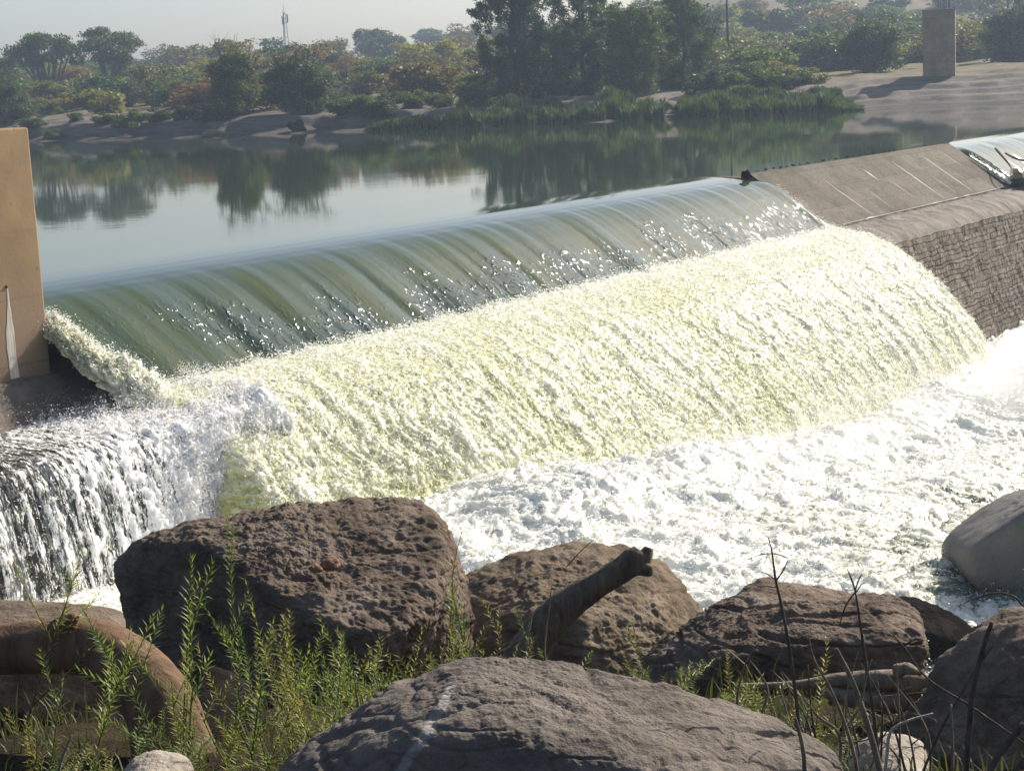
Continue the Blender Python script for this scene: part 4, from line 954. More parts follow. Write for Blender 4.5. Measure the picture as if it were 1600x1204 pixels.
# ------------------------------------------------------------------ trees and bushes
def leaves(C, R, n, size, r, asp=0.45, flat=0.0, hang=0.0, shell=0.55, wts=None):
    """n leaf faces spread through clumps C (k x 3) with radii R (k x 3)"""
    C = np.asarray(C, float); R = np.asarray(R, float)
    wgt = (R[:, 0] * R[:, 2]) * (1 if wts is None else wts); idx = r.choice(len(C), n, p=wgt / wgt.sum())
    dr = r.normal(size=(n, 3)); dr /= np.linalg.norm(dr, axis=1)[:, None]
    rad = shell + (1 - shell) * r.random(n) + 0.14 * r.normal(size=n)
    # streaks of leaves along twiglets make an uneven outline
    P = C[idx] + dr * rad[:, None] * R[idx]
    ax = r.normal(size=(n, 3)) + dr * 0.9; ax[:, 2] -= hang; ax /= np.linalg.norm(ax, axis=1)[:, None]
    nn = r.normal(size=(n, 3)); nn[:, 2] += flat * 3; sd = np.cross(ax, nn); sd /= np.linalg.norm(sd, axis=1)[:, None] + 1e-9
    L = size * (0.55 + 0.9 * r.random(n))[:, None]; w = L * asp
    Vv = np.stack([P - ax * L * .5, P + sd * w * .5, P + ax * L * .5, P - sd * w * .5], 1)
    return Vv.reshape(-1, 3), np.arange(n * 4).reshape(n, 4)

def limbs(mb, base, tops, r0, r, bend=0.25, twigs=0, twl=0.6):
    for tpt in tops:
        tpt = np.asarray(tpt, float); mid = base * 0.45 + tpt * 0.55 + r.normal(size=3) * bend * 0.3; mid[2] += 0.05
        p = spline([base, mid, tpt], 5); mb.tube(p, r0 * np.linspace(1, 0.22, len(p)), 5, cap=False)
        for _ in range(twigs):
            a = p[r.integers(3, len(p))]; d_ = r.normal(size=3); d_[2] += 0.8; d_ *= twl / np.linalg.norm(d_)
            mb.tube([a, a + d_ * .5, a + d_ + r.normal(size=3) * .1 * twl], [r0 * .22, r0 * .14, r0 * .05], 4, cap=False)

def make_tree(kind, seed):
    """unit-free prototype meshes: returns (crown mesh, trunk mesh), metre-sized"""
    r = np.random.default_rng(seed); m = MB()
    if kind == 'bush':        # 4 wide, 3 high, foliage to the ground
        k = 16; a = r.random(k) * 6.28; rr = 1.5 * np.sqrt(r.random(k)); h = 0.45 + 2.1 * r.random(k) * (1 - 0.3 * (rr / 1.5) ** 2)
        C = np.stack([np.cos(a) * rr, np.sin(a) * rr, h], 1); R = np.stack([.55 + .35 * r.random(k)] * 2 + [.4 + .3 * r.random(k)], 1)
        V, F = leaves(C, R, 4200, 0.23, r, 0.6); limbs(m, np.array([0, 0, -.2]), C[:9], 0.07, r, twigs=2, twl=.8)
    elif kind == 'thin':      # leafless-looking, twiggy
        k = 14; a = r.random(k) * 6.28; rr = 1.4 * np.sqrt(r.random(k)); h = 0.9 + 2.0 * r.random(k)
        C = np.stack([np.cos(a) * rr, np.sin(a) * rr, h], 1); R = np.stack([.5 + .35 * r.random(k)] * 2 + [.35 + .25 * r.random(k)], 1)
        V, F = leaves(C, R, 2200, 0.19, r, 0.5); limbs(m, np.array([0, 0, -.2]), C, 0.075, r, twigs=5, twl=1.0)
    elif kind == 'acacia':    # flat layered crown 10 wide 8 high
        C = []; R = []
        for j in range(26):
            a = r.random() * 6.28; rr = 4.4 * math.sqrt(r.random()); C.append((math.cos(a) * rr, math.sin(a) * rr, 7.4 - 0.10 * rr ** 2 + r.normal() * .5)); R.append((1.3 + r.random() * .8, 1.3 + r.random() * .8, .42 + .25 * r.random()))
        for j in range(9):
            a = r.random() * 6.28; rr = 3.2 * math.sqrt(r.random()); C.append((math.cos(a) * rr, math.sin(a) * rr, 4 + r.random() * 1.5)); R.append((1.1, 1.1, .6))
        C = np.array(C); V, F = leaves(C, R, 9500, 0.32, r, 0.55, 0.5); limbs(m, np.array([0, 0, -.3]), C[::2], 0.20, r, 1.0, 3, 1.2)
    elif kind == 'wispy':     # tall dense bush with loose top twigs, 7 wide 7 high
        k = 40; a = r.random(k) * 6.28; rr = 2.7 * np.sqrt(r.random(k)); h = 0.5 + 5.2 * r.random(k) * (1 - 0.35 * (rr / 2.7) ** 2)
        C = np.stack([np.cos(a) * rr, np.sin(a) * rr, h], 1); R = np.stack([.7 + .5 * r.random(k)] * 2 + [.6 + .45 * r.random(k)], 1)
        k2 = 16; a = r.random(k2) * 6.28; rr = 3.0 * np.sqrt(r.random(k2)); C2 = np.stack([np.cos(a) * rr, np.sin(a) * rr, 5.6 + 1.6 * r.random(k2)], 1); R2 = np.stack([.5 + .5 * r.random(k2)] * 2 + [.3 + .3 * r.random(k2)], 1)
        V, F = leaves(np.concatenate([C, C2]), np.concatenate([R, R2]), 17000, 0.28, r, 0.45, shell=0.4, wts=np.concatenate([np.ones(k), np.full(k2, .22)]))
        limbs(m, np.array([0, 0, -.3]), np.concatenate([C[:12], C2]), 0.11, r, .8, 7, 1.5)
    elif kind == 'tall':      # feathery riverside tree 8 wide 15 high, hanging sprays, leafy to the ground
        C = []; R = []
        for j in range(120):
            z = 0.5 + 14.2 * r.random() ** 1.15; env = 2.1 + 1.9 * math.sin(min(1, z / 14.5) * math.pi * 0.80 + .35)
            a = r.random() * 6.28; rr = env * math.sqrt(0.15 + .85 * r.random()); C.append((math.cos(a) * rr, math.sin(a) * rr, z)); q = .45 + .5 * r.random(); R.append((q, q, q * (1.2 + .9 * r.random())))
        for j in range(46):     # outreaching sprays
            z = 5.5 + 10 * r.random(); a = r.random() * 6.28; rr = 3.4 + 1.9 * r.random(); C.append((math.cos(a) * rr, math.sin(a) * rr, z)); q = .28 + .25 * r.random(); R.append((q * 1.5, q * 1.5, q))
        C = np.array(C); R = np.array(R); V, F = leaves(C, R, 34000, 0.35, r, 0.34, 0, 0.5, 0.40)
        ax = [np.array([0.25 * math.sin(i * .7 + seed), .25 * math.cos(i * 1.1), -.3 + i * 1.15]) for i in range(14)]
        m.tube(ax, np.linspace(.42, .06, 14), 8)
        for j, cpt in enumerate(C[r.permutation(len(C))[:90]]):
            zb = max(0.5, cpt[2] - 1.0 - 2.0 * r.random()); b = np.array([np.interp(zb, [q[2] for q in ax], [q[0] for q in ax]), np.interp(zb, [q[2] for q in ax], [q[1] for q in ax]), zb])
            limbs(m, b, [cpt], 0.075, r, .6, 3, 1.1)
    else:                     # 'round': woodland tree 7 wide 8 high
        k = 34; a = r.random(k) * 6.28; rr = 2.8 * np.sqrt(r.random(k)); h = 2.0 + 5.2 * r.random(k) * (1 - 0.4 * (rr / 2.8) ** 2)
        C = np.stack([np.cos(a) * rr, np.sin(a) * rr, h], 1); R = np.stack([.85 + .5 * r.random(k)] * 2 + [.65 + .4 * r.random(k)], 1)
        V, F = leaves(C, R, 8000, 0.36, r, 0.55); limbs(m, np.array([0, 0, -.3]), C[::2], 0.16, r, 1, 3, 1.2)
    cr = mesh('crown', V, F, M_leaf, smooth=False); tr = m.build('trunk', M_bark)
    res = (cr.data, tr.data)
    bpy.data.objects.remove(cr); bpy.data.objects.remove(tr)
    return res
PROTO = {k: [make_tree(k, 100 + 7 * i + 31 * j) for i in range(n)] for j, (k, n) in enumerate((('bush', 5), ('thin', 3), ('acacia', 3), ('wispy', 3), ('tall', 4), ('round', 4)))}
HT = dict(bush=3.0, thin=3.2, acacia=8.0, wispy=6.8, tall=15.0, round=7.8)

def plant_tree(name, kind, P, h, w, color, label, cat, group=None, v=None, rz=None):
    cm, tm = PROTO[kind][(v if v is not None else int(rng.integers(99))) % len(PROTO[kind])]
    root = empty(name, P, rng.random() * 6.28 if rz is None else rz); tag(root, label, cat, group)
    s = h / HT[kind]; root.scale = (s * w, s * w, s)
    c = bpy.data.objects.new('crown', cm); COL.objects.link(c); c.parent = root; c.color = (*color, 1)
    t = bpy.data.objects.new('trunk', tm); COL.objects.link(t); t.parent = root
    return root

def htop(px, d, py, P):
    """height that brings a tree standing at P up to photo row py"""
    r = ray(px, py); return EYE + r[2] * d / r[1] - P[2]

def tree_px(name, kind, px, d, top, wpx, color, label, cat, v=None, group=None):
    P = ground_pt(px, d); h = htop(px, d, top, P)
    base_w = dict(bush=4.4, thin=4.0, acacia=11.0, wispy=7.4, tall=9.0, round=7.6)[kind]
    wm = wpx * d / FPX; w = wm / (base_w * h / HT[kind])
    return plant_tree(name, kind, P - np.array([0, 0, .15]), h, w, color, label, cat, group, v)

DG = (0.044, 0.076, 0.030); MG = (0.085, 0.125, 0.038); OL = (0.135, 0.135, 0.045); YG = (0.20, 0.185, 0.05)
OR = (0.18, 0.13, 0.055); BR = (0.16, 0.115, 0.065); GY = (0.10, 0.095, 0.07)
tree_px('riverside_tree', 'tall', 806, 172, -45, 132, DG, 'tall dark feathery tree, leftmost of the riverside group', 'tree', 0)
tree_px('riverside_tree', 'tall', 915, 177, -60, 112, DG, 'tall dark tree in the middle of the riverside group, reaching above the frame', 'tree', 1)
tree_px('riverside_tree', 'tall', 990, 170, 8, 112, (0.078, 0.105, 0.035), 'lighter green full tree in front of the riverside group', 'tree', 2)
tree_px('riverside_tree', 'tall', 1070, 178, -12, 100, DG, 'tall dark tree at the right end of the riverside group', 'tree', 3)
tree_px('riverside_tree', 'wispy', 876, 182, 55, 80, OL, 'pale olive young tree in the gap between the tall dark trees', 'tree', 0)
tree_px('acacia', 'acacia', 78, 290, 50, 120, DG, 'flat topped acacia on the left skyline, nearer the tan pier', 'tree', 0)
tree_px('acacia', 'acacia', 176, 295, 48, 120, (0.06, 0.08, 0.036), 'flat topped acacia on the left skyline, farther from the tan pier', 'tree', 1)
tree_px('acacia', 'acacia', 14, 300, 85, 70, DG, 'low acacia at the left edge of the skyline', 'tree', 2)
tree_px('tall_bush', 'wispy', 368, 184, 68, 110, (0.075, 0.095, 0.040), 'tall loose green bush with bare top twigs on the left bank', 'bush', 1)
tree_px('tall_bush', 'wispy', 466, 180, 74, 128, (0.045, 0.070, 0.026), 'tall dense dark bush below the lattice mast', 'bush', 2)
tree_px('tall_bush', 'wispy', 8, 215, 112, 110, (0.045, 0.070, 0.028), 'dark round bush at the left edge above the tan pier', 'bush', 0)
tree_px('round_tree', 'wispy', 1362, 195, 26, 135, (0.05, 0.078, 0.028), 'broad dark round tree left of the bridge pier', 'tree', 1)
tree_px('round_tree', 'wispy', 1592, 205, -8, 130, (0.055, 0.08, 0.035), 'dark leafy tree at the right edge beyond the bridge pier', 'tree', 2)
tree_px('round_tree', 'round', 525, 430, 58, 50, DG, 'small far round tree on the skyline right of the lattice mast', 'tree', 0)
tree_px('round_tree', 'round', 676, 560, 40, 66, DG, 'far hazy tree on the skyline, left one of the pair by the tall trees', 'tree', 1)
tree_px('round_tree', 'round', 722, 570, 44, 60, DG, 'far hazy tree on the skyline, right one of the pair by the tall trees', 'tree', 2)
for i, (px, d, top, w) in enumerate([(1215, 520, 20, 50), (1255, 540, 6, 60), (1305, 560, 4, 60), (1350, 600, 8, 60), (1400, 620, 2, 66), (1445, 640, 4, 60), (1500, 620, 2, 70), (1545, 640, -4, 70), (1600, 630, -4, 70), (1180, 500, 40, 40), (1650, 600, -8, 80), (1280, 620, -2, 60), (1425, 690, -6, 70), (1525, 700, -10, 80)]):
    tree_px('hill_tree', ('acacia', 'round')[i % 2], px, d, top, w * 1.25, DG, 'hazy grey tree on the distant wooded hill at upper right', 'tree', i, 'trees on the distant hill')

# bushes filling the far slope
def where(px):
    for lim, s in ((60, 'at the far left'), (135, 'below the nearer acacia'), (230, 'below the farther acacia'), (315, 'left of the loose tall bush'), (420, 'behind the loose tall bush'), (540, 'behind the dense dark bush'),
                   (640, 'right of the dense dark bush'), (740, 'left of the tall riverside trees'), (1010, 'behind the tall riverside trees'), (1130, 'right behind the riverside trees'), (1215, 'right of the utility pole'), (1300, 'left of the broad round tree'), (1440, 'behind the broad round tree')):
        if px < lim: return s
    return 'beyond the bridge pier'
TONE = [('dark green', DG), ('leafy green', MG), ('olive', OL), ('yellow green', YG), ('orange brown', OR), ('russet brown', BR), ('grey twiggy', GY)]
ROWS = [(180, 212, 'near the shore', 56, 1.5, 3.6), (212, 262, 'low on the slope', 70, 2.6, 4.6), (262, 330, 'high on the slope', 64, 3.6, 6.0), (330, 430, 'along the skyline', 54, 5.0, 8.2)]
r2 = np.random.default_rng(21)
for d0, d1, rowname, n, h0, h1 in ROWS:
    for i in range(n):
        px = -60 + (i + r2.random()) * 1740 / n
        dsh = float(np.interp(px, DWX, DWD))
        d = d0 + (d1 - d0) * r2.random() + (dsh - 160)
        if rowname == 'near the shore' and (1270 < px or 90 < px < 300 and r2.random() < .5): continue
        wts = np.array([1.2, 2, 2, 1.4, 1.2 if px < 720 else .3, 1.6 if px < 720 else .5, 1.0]); 
        if d0 > 300: wts = np.array([3, 2, 2, .6, .5, 2.0 if px < 700 else .7, 2.0])
        j = r2.choice(7, p=wts / wts.sum()); tn, col = TONE[j]
        kind = 'thin' if tn in ('grey twiggy',) or (tn == 'russet brown' and r2.random() < .5) else ('bush' if d0 < 262 else ('bush', 'round')[int(r2.random() < .55)])
        P = ground_pt(px, d); h = (h0 + (h1 - h0) * r2.random()) * 1.2
        jit = 0.85 + .3 * r2.random(3)
        plant_tree('bush', kind, P - np.array([0, 0, .1]), h, 1.15 + .6 * r2.random(), np.array(col) * jit, f'{tn} bush {rowname} {where(px)}', 'bush', f'{tn} bushes {rowname} {where(px)}')
# low shrubs along the shore
for i, (px, d, h, w, tn) in enumerate([(118, 199, 1.2, 1.2, 0), (165, 190, 1.5, 1.5, 0), (205, 187, 1.9, 1.5, 1), (245, 185, 1.7, 1.5, 0), (290, 183, 1.7, 1.5, 0), (330, 181, 1.8, 1.4, 0), (535, 173, 1.9, 1.5, 0), (560, 172, 2.2, 1.5, 1), (590, 171, 1.9, 1.6, 0), (640, 174, 2.0, 1.5, 1), (690, 172, 1.8, 1.5, 1),
                                   (1110, 166, 2.4, 1.5, 0), (1140, 165, 2.0, 1.6, 1), (1165, 168, 2.7, 1.4, 0), (1200, 165, 2.4, 1.5, 1), (1235, 166, 2.2, 1.5, 1), (1265, 167, 2.0, 1.4, 2), (10, 203, 2.0, 1.6, 1), (55, 202, 1.8, 1.6, 0), (745, 168, 1.9, 1.5, 1), (20, 196, 1.6, 1.6, 0), (80, 196, 1.4, 1.5, 1)]):
    P = ground_pt(px, d); tn_, col = TONE[tn]
    plant_tree('shore_shrub', 'bush', P - np.array([0, 0, .2]), h, w, col, f'low {tn_} shrub by the far water {where(px)}', 'shrub', f'low {tn_} shrubs by the far water {where(px)}')

# reeds and creeping green along the water's edge
def reeds():
    r = np.random.default_rng(5); n = 90000
    px = 575 + (1345 - 575) * r.random(n); e = -1.2 + 9.5 * r.random(n) ** 1.15
    dsh = np.interp(px, DWX, DWD); prof = np.interp(px, [575, 640, 800, 1000, 1050, 1070, 1200, 1300, 1345], [2.5, 5, 8.5, 9, 6, 8.5, 9, 7, 3])
    lob = perlin(np.stack([px * 0.035, px * 0, px * 0 + 3], -1)); front = np.where(lob > -0.05, 0.0, 2.4)
    gap = (np.abs(px - 1047) < 12) & (e < 6)
    k = (e < prof) & (e > front - 1.2) & ~gap; px, e, dsh = px[k], e[k], dsh[k]; n = len(px)
    y = dsh + e; x = (px - 800) / FPX * y; z = np.maximum(bank_z(x, y), -0.05)
    # photo columns lean with the roll: shift x so the base lies on its column
    zz = z - EYE; x = x + (ROLL * (-(zz)) - ROLL * 0.168 * y) * 0 - 0.05 * (EYE - z - 0.1675 * y) * 1.0
    hmod = 0.5 + 1.0 * np.abs(perlin(np.stack([x * .35, y * .35, x * 0], -1)))
    h = (0.35 + 0.75 * r.random(n)) * hmod * 1.6 * np.interp(prof[k] - e, [0, 4], [.45, 1]) * np.interp(px, [575, 620, 1290, 1345], [.5, 1, 1, .35]); a = r.random(n) * 6.28; ln = 0.35 * h * r.random(n)
    w = 0.05 + 0.05 * r.random(n)
    B = np.stack([x, y, z - .05], 1); side = np.stack([np.cos(a), np.sin(a), a * 0], 1); lean = np.stack([np.cos(a + 1.9), np.sin(a + 1.9), a * 0], 1)
    mid = B + lean * (ln * .35)[:, None]; mid[:, 2] += h * .6; tip = B + lean * ln[:, None]; tip[:, 2] += h
    V = np.stack([B - side * w[:, None], B + side * w[:, None], mid + side * w[:, None] * .8, mid - side * w[:, None] * .8, tip], 1).reshape(-1, 3)
    i = np.arange(n) * 5
    o = mesh('reeds', V, [np.stack([i, i + 1, i + 2, i + 3], 1), np.stack([i + 3, i + 2, i + 4], 1)], M_reed, smooth=False)
    o.color = (0.10, 0.15, 0.045, 1); tag(o, 'green reeds along the far water edge', 'reeds', kind='stuff')
reeds()

# ------------------------------------------------------------------ weeds and dry stalks in front
def make_weed(seed, h, branches=2):
    r = np.random.default_rng(seed); st = MB(); LV = []; 
    def shoot(p0, d0, L, rad, depth):
        n = max(6, int(L / 0.05)); pts = [np.array(p0, float)]; d = np.array(d0, float)
        for i in range(n):
            d = d + r.normal(size=3) * 0.05; d[2] += 0.015; d /= np.linalg.norm(d); pts.append(pts[-1] + d * L / n)
        pts = np.array(pts); st.tube(pts, rad * np.linspace(1, .25, len(pts)), 5, cap=False)
        s = 0.10 * L if depth == 0 else 0.02; a = r.random() * 6.28
        while s < L * 0.995:
            f = s / L; i = min(int(f * n), n - 1); p = pts[i] + (pts[i + 1] - pts[i]) * (f * n - i); t = pts[min(i + 1, n)] - pts[i]; t /= np.linalg.norm(t)
            if f > 0.25 or depth or r.random() < .5:
                for q in (0, math.pi):
                    u_ = np.array([math.cos(a + q), math.sin(a + q), 0]); u_ -= t * (u_ @ t); u_ /= np.linalg.norm(u_)
                    ll = (0.036 + 0.036 * r.random()) * (1.0 if f < .85 else .75); an = 0.62 + .35 * r.random() - 0.25 * (f > .9)
                    ax = t * math.cos(an) + u_ * math.sin(an); sd = np.cross(ax, t); sd /= np.linalg.norm(sd) + 1e-9; up = np.cross(sd, ax)
                    w = ll * 0.075
                    LV.append([p, p + ax * ll * .4 + sd * w + up * w * .6, p + ax * ll - up * ll * .08, p + ax * ll * .4 - sd * w + up * w * .6])
            a += 1.57 + r.normal() * .25; s += 0.014 + 0.012 * r.random()
        if depth == 0:
            for _ in range(branches):
                f = 0.25 + .6 * r.random(); i = int(f * n); t = pts[min(i + 1, n)] - pts[i]; t /= np.linalg.norm(t)
                dd_ = t + r.normal(size=3) * np.array([.45, .45, .12]); shoot(pts[i], dd_ / np.linalg.norm(dd_), L * (0.18 + .25 * r.random()), rad * .6, 1)
    shoot((0, 0, 0), (0.1 * r.normal(), .1 * r.normal(), 1), h, 0.0035 + h * .0022, 0)
    s = st.build('stem', M_herb); V = np.array(LV).reshape(-1, 3); l = mesh('leaves', V, np.arange(len(V)).reshape(-1, 4), M_herb, smooth=False)
    d = (s.data, l.data); bpy.data.objects.remove(s); bpy.data.objects.remove(l); return d
WEED = [make_weed(300 + i, h, b) for i, (h, b) in enumerate(((1.0, 3), (1.0, 5), (1.0, 1), (1.0, 7), (1.0, 4), (1.0, 2)))]
GREENS = [(0.22, 0.27, 0.07), (0.18, 0.25, 0.075), (0.27, 0.285, 0.085), (0.15, 0.20, 0.08), (0.27, 0.26, 0.10)]
def weed(px, top, d, lean, label, group=None, v=0, bottom=None):
    """a weed whose tip reaches photo point px, top; rooted on the bank d metres out"""
    tip = at(px, top, d)
    base = np.array([tip[0] - lean * 0.6, tip[1] + 0.05 * math.sin(px), 0]); base[2] = float(near_z(np.array([base[0]]), np.array([base[1]]))[0]) - 0.02
    if bottom is not None: base = np.array(bottom)
    vec = tip - base; L = np.linalg.norm(vec)
    root = bpy.data.objects.new('weed', None); COL.objects.link(root); root.location = base; root.empty_display_size = .1
    root.rotation_mode = 'QUATERNION'; root.rotation_quaternion = Vector(vec).to_track_quat('Z', 'Y'); 
    sc = max(L, .15); root.scale = (min(1.1, 0.5 + .5 * sc), min(1.1, 0.5 + .5 * sc), sc)
    tag(root, label, 'weed', group)
    sd, ld = WEED[v % len(WEED)]
    s = bpy.data.objects.new('stem', sd); COL.objects.link(s); s.parent = root; s.color = (0.14, 0.15, 0.06, 1)
    l = bpy.data.objects.new('leaves', ld); COL.objects.link(l); l.parent = root; g = GREENS[int(rng.integers(len(GREENS)))]; l.color = (*g, 1)
    return root
r3 = np.random.default_rng(77)
special = [(268, 862, 8.2, .05, 'tall green weed in front of the left side of the square boulder'), (246, 905, 8.3, -.05, 'tall green weed just left of its taller neighbour before the square boulder'), (300, 880, 8.4, .22, 'leaning green weed before the shaded left face of the square boulder'),
           (175, 985, 7.6, .42, 'green weed leaning right across the arching log'), (98, 1040, 7.5, .3, 'green weed below the bend of the arching log'), (445, 895, 8.6, .02, 'tall thin weed before the dark middle of the square boulder'), (398, 985, 8.4, -.06, 'leafy weed shoot right of the dark stone by the arching log'),
           (510, 965, 8.7, .12, 'bushy weed before the lower face of the square boulder'), (716, 812, 10.2, .22, 'lone grey weed rising against the foam right of the square boulder'), (724, 925, 9.6, -.02, 'leafy weed between the square boulder and the mossy boulder'), (765, 945, 9.7, .08, 'leafy weed left of the forked log'), (612, 985, 9.4, .1, 'weed before the right edge of the square boulder'),
           (1000, 960, 9.6, .12, 'feathery weed in front of the mossy boulder right of the forked log'), (920, 995, 9.4, -.04, 'yellowish weed below the forked log'), (1122, 1030, 8.6, -.06, 'leafy green weed before the left end of the wide dark boulder'), (1080, 1028, 9.4, .3, 'weed leaning right over the gap between mossy and wide boulders'), (832, 965, 9.8, .1, 'weed crossing the foot of the forked log'), (1285, 1005, 8.4, .15, 'thin green weed before the middle of the wide dark boulder'),
           (345, 800, 12.2, .1, 'small weed tip standing above the top edge of the square boulder'), (12, 850, 9.5, .06, 'weed at the left edge against the falling streams')]
for i, (px, top, d, ln, lab) in enumerate(special): weed(px, top, d, ln, lab, None, i)
def thicket(n, x0, x1, y0, y1, d0, d1, label, group):
    for i in range(n):
        weed(x0 + (x1 - x0) * r3.random(), y0 + (y1 - y0) * r3.random() ** .8, d0 + (d1 - d0) * r3.random(), r3.normal() * .24, label, group, int(r3.integers(6)))
thicket(34, 350, 570, 960, 1150, 7.4, 8.9, 'green weed in the dense thicket left of the front boulder', 'weeds in the thicket left of the front boulder')
thicket(6, 225, 330, 1000, 1150, 7.6, 8.6, 'green weed in the thicket before the arching log', 'weeds before the arching log')
thicket(8, 0, 210, 1105, 1195, 7.0, 8.0, 'green weed in the lower left corner', 'weeds in the lower left corner')
thicket(13, 560, 690, 985, 1070, 8.6, 9.6, 'green weed behind the peak of the front boulder', 'weeds behind the front boulder')
thicket(9, 690, 880, 985, 1040, 9.0, 9.9, 'green weed between front boulder and forked log', 'weeds below the forked log')
thicket(6, 880, 1030, 1010, 1060, 9.0, 9.8, 'green weed at the foot of the mossy boulder', 'weeds at the foot of the mossy boulder')
thicket(10, 1090, 1180, 1040, 1130, 7.8, 8.8, 'green weed below the left end of the wide boulder', 'weeds below the wide boulder')
thicket(5, 1210, 1330, 1090, 1160, 7.2, 8.2, 'green weed among the dry stalks at lower right', 'weeds among the dry stalks')

M_dry = bark_mat('dry_stalk', (0.12, 0.095, 0.07), (0.27, 0.225, 0.17), 3.0)
M_dry2 = bark_mat('dark_dry_stalk', (0.055, 0.043, 0.034), (0.13, 0.105, 0.085), 3.0)
def stalk(lab, paths, mat=None, group=None):
    m = MB()
    for p in paths: limb(m, [(a, b, c, r * 0.78) for a, b, c, r in p], 6, 7, 0.12, len(p))
    return tag(m.build('dry_stalk', mat or M_dry), lab, 'dry stalk', group)
D1 = 6.9
stalk('tall dry stalk with forked top against the foam', [[(1255, 1235, D1, 4), (1248, 1130, D1, 4), (1236, 1030, D1, 3.6), (1222, 950, D1, 3), (1212, 905, D1, 2.6), (1206, 860, D1, 1.6), (1200, 838, D1, 1)], [(1212, 908, D1, 1.8), (1224, 890, D1, 1.5), (1232, 872, D1, 1)], [(1232, 872, D1, 1), (1212, 865, D1, 1.1), (1190, 866, D1, 1), (1168, 874, D1, .7)], [(1211, 905, D1, 1.2), (1200, 897, D1, 1), (1190, 893, D1, .7)], [(1214, 918, D1, 1.2), (1200, 916, D1, 1), (1182, 916, D1, .6)]], M_dry2)
stalk('tall dry stalk with a spiky tuft at its tip', [[(1376, 1235, D1, 4.5), (1368, 1140, D1, 4), (1355, 1050, D1, 3.4), (1345, 980, D1, 2.6), (1336, 922, D1, 1.8), (1326, 892, D1, 1)], [(1336, 922, D1, 1.6), (1342, 905, D1, 1.4), (1347, 897, D1, .7)], [(1337, 926, D1, 1.4), (1345, 914, D1, 1.2), (1350, 910, D1, .6)], [(1336, 920, D1, 1.4), (1330, 905, D1, 1.3), (1324, 888, D1, .6)], [(1338, 922, D1, 1.3), (1322, 945, D1, 1.6), (1312, 975, D1, 1.2)]], M_dry2)
stalk('thick bare stalk leaning left over the wide boulder', [[(1385, 1240, 6.6, 7), (1355, 1130, 6.6, 6.5), (1330, 1060, 6.6, 5), (1306, 1012, 6.6, 3.5)], [(1345, 1100, 6.6, 3), (1352, 1060, 6.6, 2.4), (1362, 1030, 6.6, 1.4)]])
stalk('stout dark stick rising at the right beside the foam', [[(1508, 1240, 6.3, 6), (1514, 1150, 6.3, 6), (1522, 1070, 6.3, 5.5), (1540, 1000, 6.3, 4.8), (1550, 972, 6.3, 4)], [(1530, 1036, 6.3, 2.5), (1543, 1020, 6.3, 2), (1552, 1008, 6.3, 1.2)]], M_dry2)
stalk('pale bent twig at the bottom right', [[(1380, 1235, 6.5, 3.6), (1386, 1180, 6.5, 3.4), (1392, 1142, 6.5, 3.2), (1420, 1125, 6.5, 2.8), (1458, 1114, 6.5, 2)], [(1386, 1185, 6.5, 2), (1394, 1188, 6.5, 1.5), (1390, 1205, 6.5, 1)]], bark_mat('bleached_twig', (0.36, 0.31, 0.25), (0.5, 0.45, 0.38), 3.0))
stalk('thin curving stalk left of the forked top stalk', [[(1155, 1140, 7.2, 2.6), (1152, 1090, 7.2, 2.6), (1160, 1050, 7.2, 2.2), (1172, 1022, 7.2, 1.8), (1186, 1004, 7.2, 1)]])
stalk('dark twig arching over the foam at right', [[(1620, 960, 6.2, 2.2), (1598, 945, 6.2, 2.2), (1585, 932, 6.2, 2), (1560, 926, 6.2, 1.8), (1530, 932, 6.2, 1.5), (1505, 943, 6.2, .8)]], M_dry2)
stalk('long thin stalk slanting before the wide boulder', [[(1600, 1160, 6.6, 1.6), (1520, 1105, 6.6, 2.2), (1450, 1060, 6.6, 2), (1412, 1010, 6.6, 1.6), (1390, 985, 6.6, .8)]], M_dry2)
stalk('slanting dry stem crossing behind the pale twig', [[(1345, 1235, 6.9, 4), (1330, 1160, 6.9, 3.5), (1300, 1080, 6.9, 2.8), (1272, 1030, 6.9, 2.2), (1262, 985, 6.9, 1)]])
stalk('short broken dry stem before the front boulder', [[(1258, 1240, 6.0, 5), (1256, 1180, 6.0, 4.5), (1248, 1140, 6.0, 3.8), (1242, 1120, 6.0, 3)]])
stalk('grey dry stem rising from the right corner boulder', [[(1600, 1130, 6.0, 6), (1560, 1180, 6.0, 6), (1530, 1240, 6.0, 6)], [(1620, 1170, 6.0, 5), (1590, 1200, 6.0, 5), (1575, 1240, 6.0, 5)]], M_dry2)
stalk('straight upright dry stem left of the stout dark stick', [[(1488, 1240, 6.5, 3.6), (1488, 1160, 6.5, 3.2), (1486, 1100, 6.5, 2.4)]])
stalk('dark thin stick slanting up to the pale branch', [[(1430, 1235, 6.6, 3), (1470, 1140, 6.6, 2.8), (1510, 1070, 6.6, 2.2), (1546, 1008, 6.6, 1.2)]], M_dry2)
stalk('low curved dry stem among weeds below the wide boulder', [[(1205, 1140, 7.2, 3), (1190, 1120, 7.2, 2.6), (1200, 1080, 7.2, 2.2), (1186, 1050, 7.2, 1.6), (1172, 1032, 7.2, 1)]])
stalk('tangled dry stem with side twigs before the wide boulder', [[(1310, 1235, 7.1, 3.4), (1312, 1150, 7.1, 3), (1280, 1120, 7.1, 2.6), (1256, 1090, 7.1, 1.6)], [(1312, 1150, 7.1, 2.4), (1340, 1110, 7.1, 2), (1362, 1080, 7.1, 1)], [(1312, 1160, 7.1, 2), (1355, 1155, 7.1, 1.6), (1370, 1140, 7.1, .8)]])
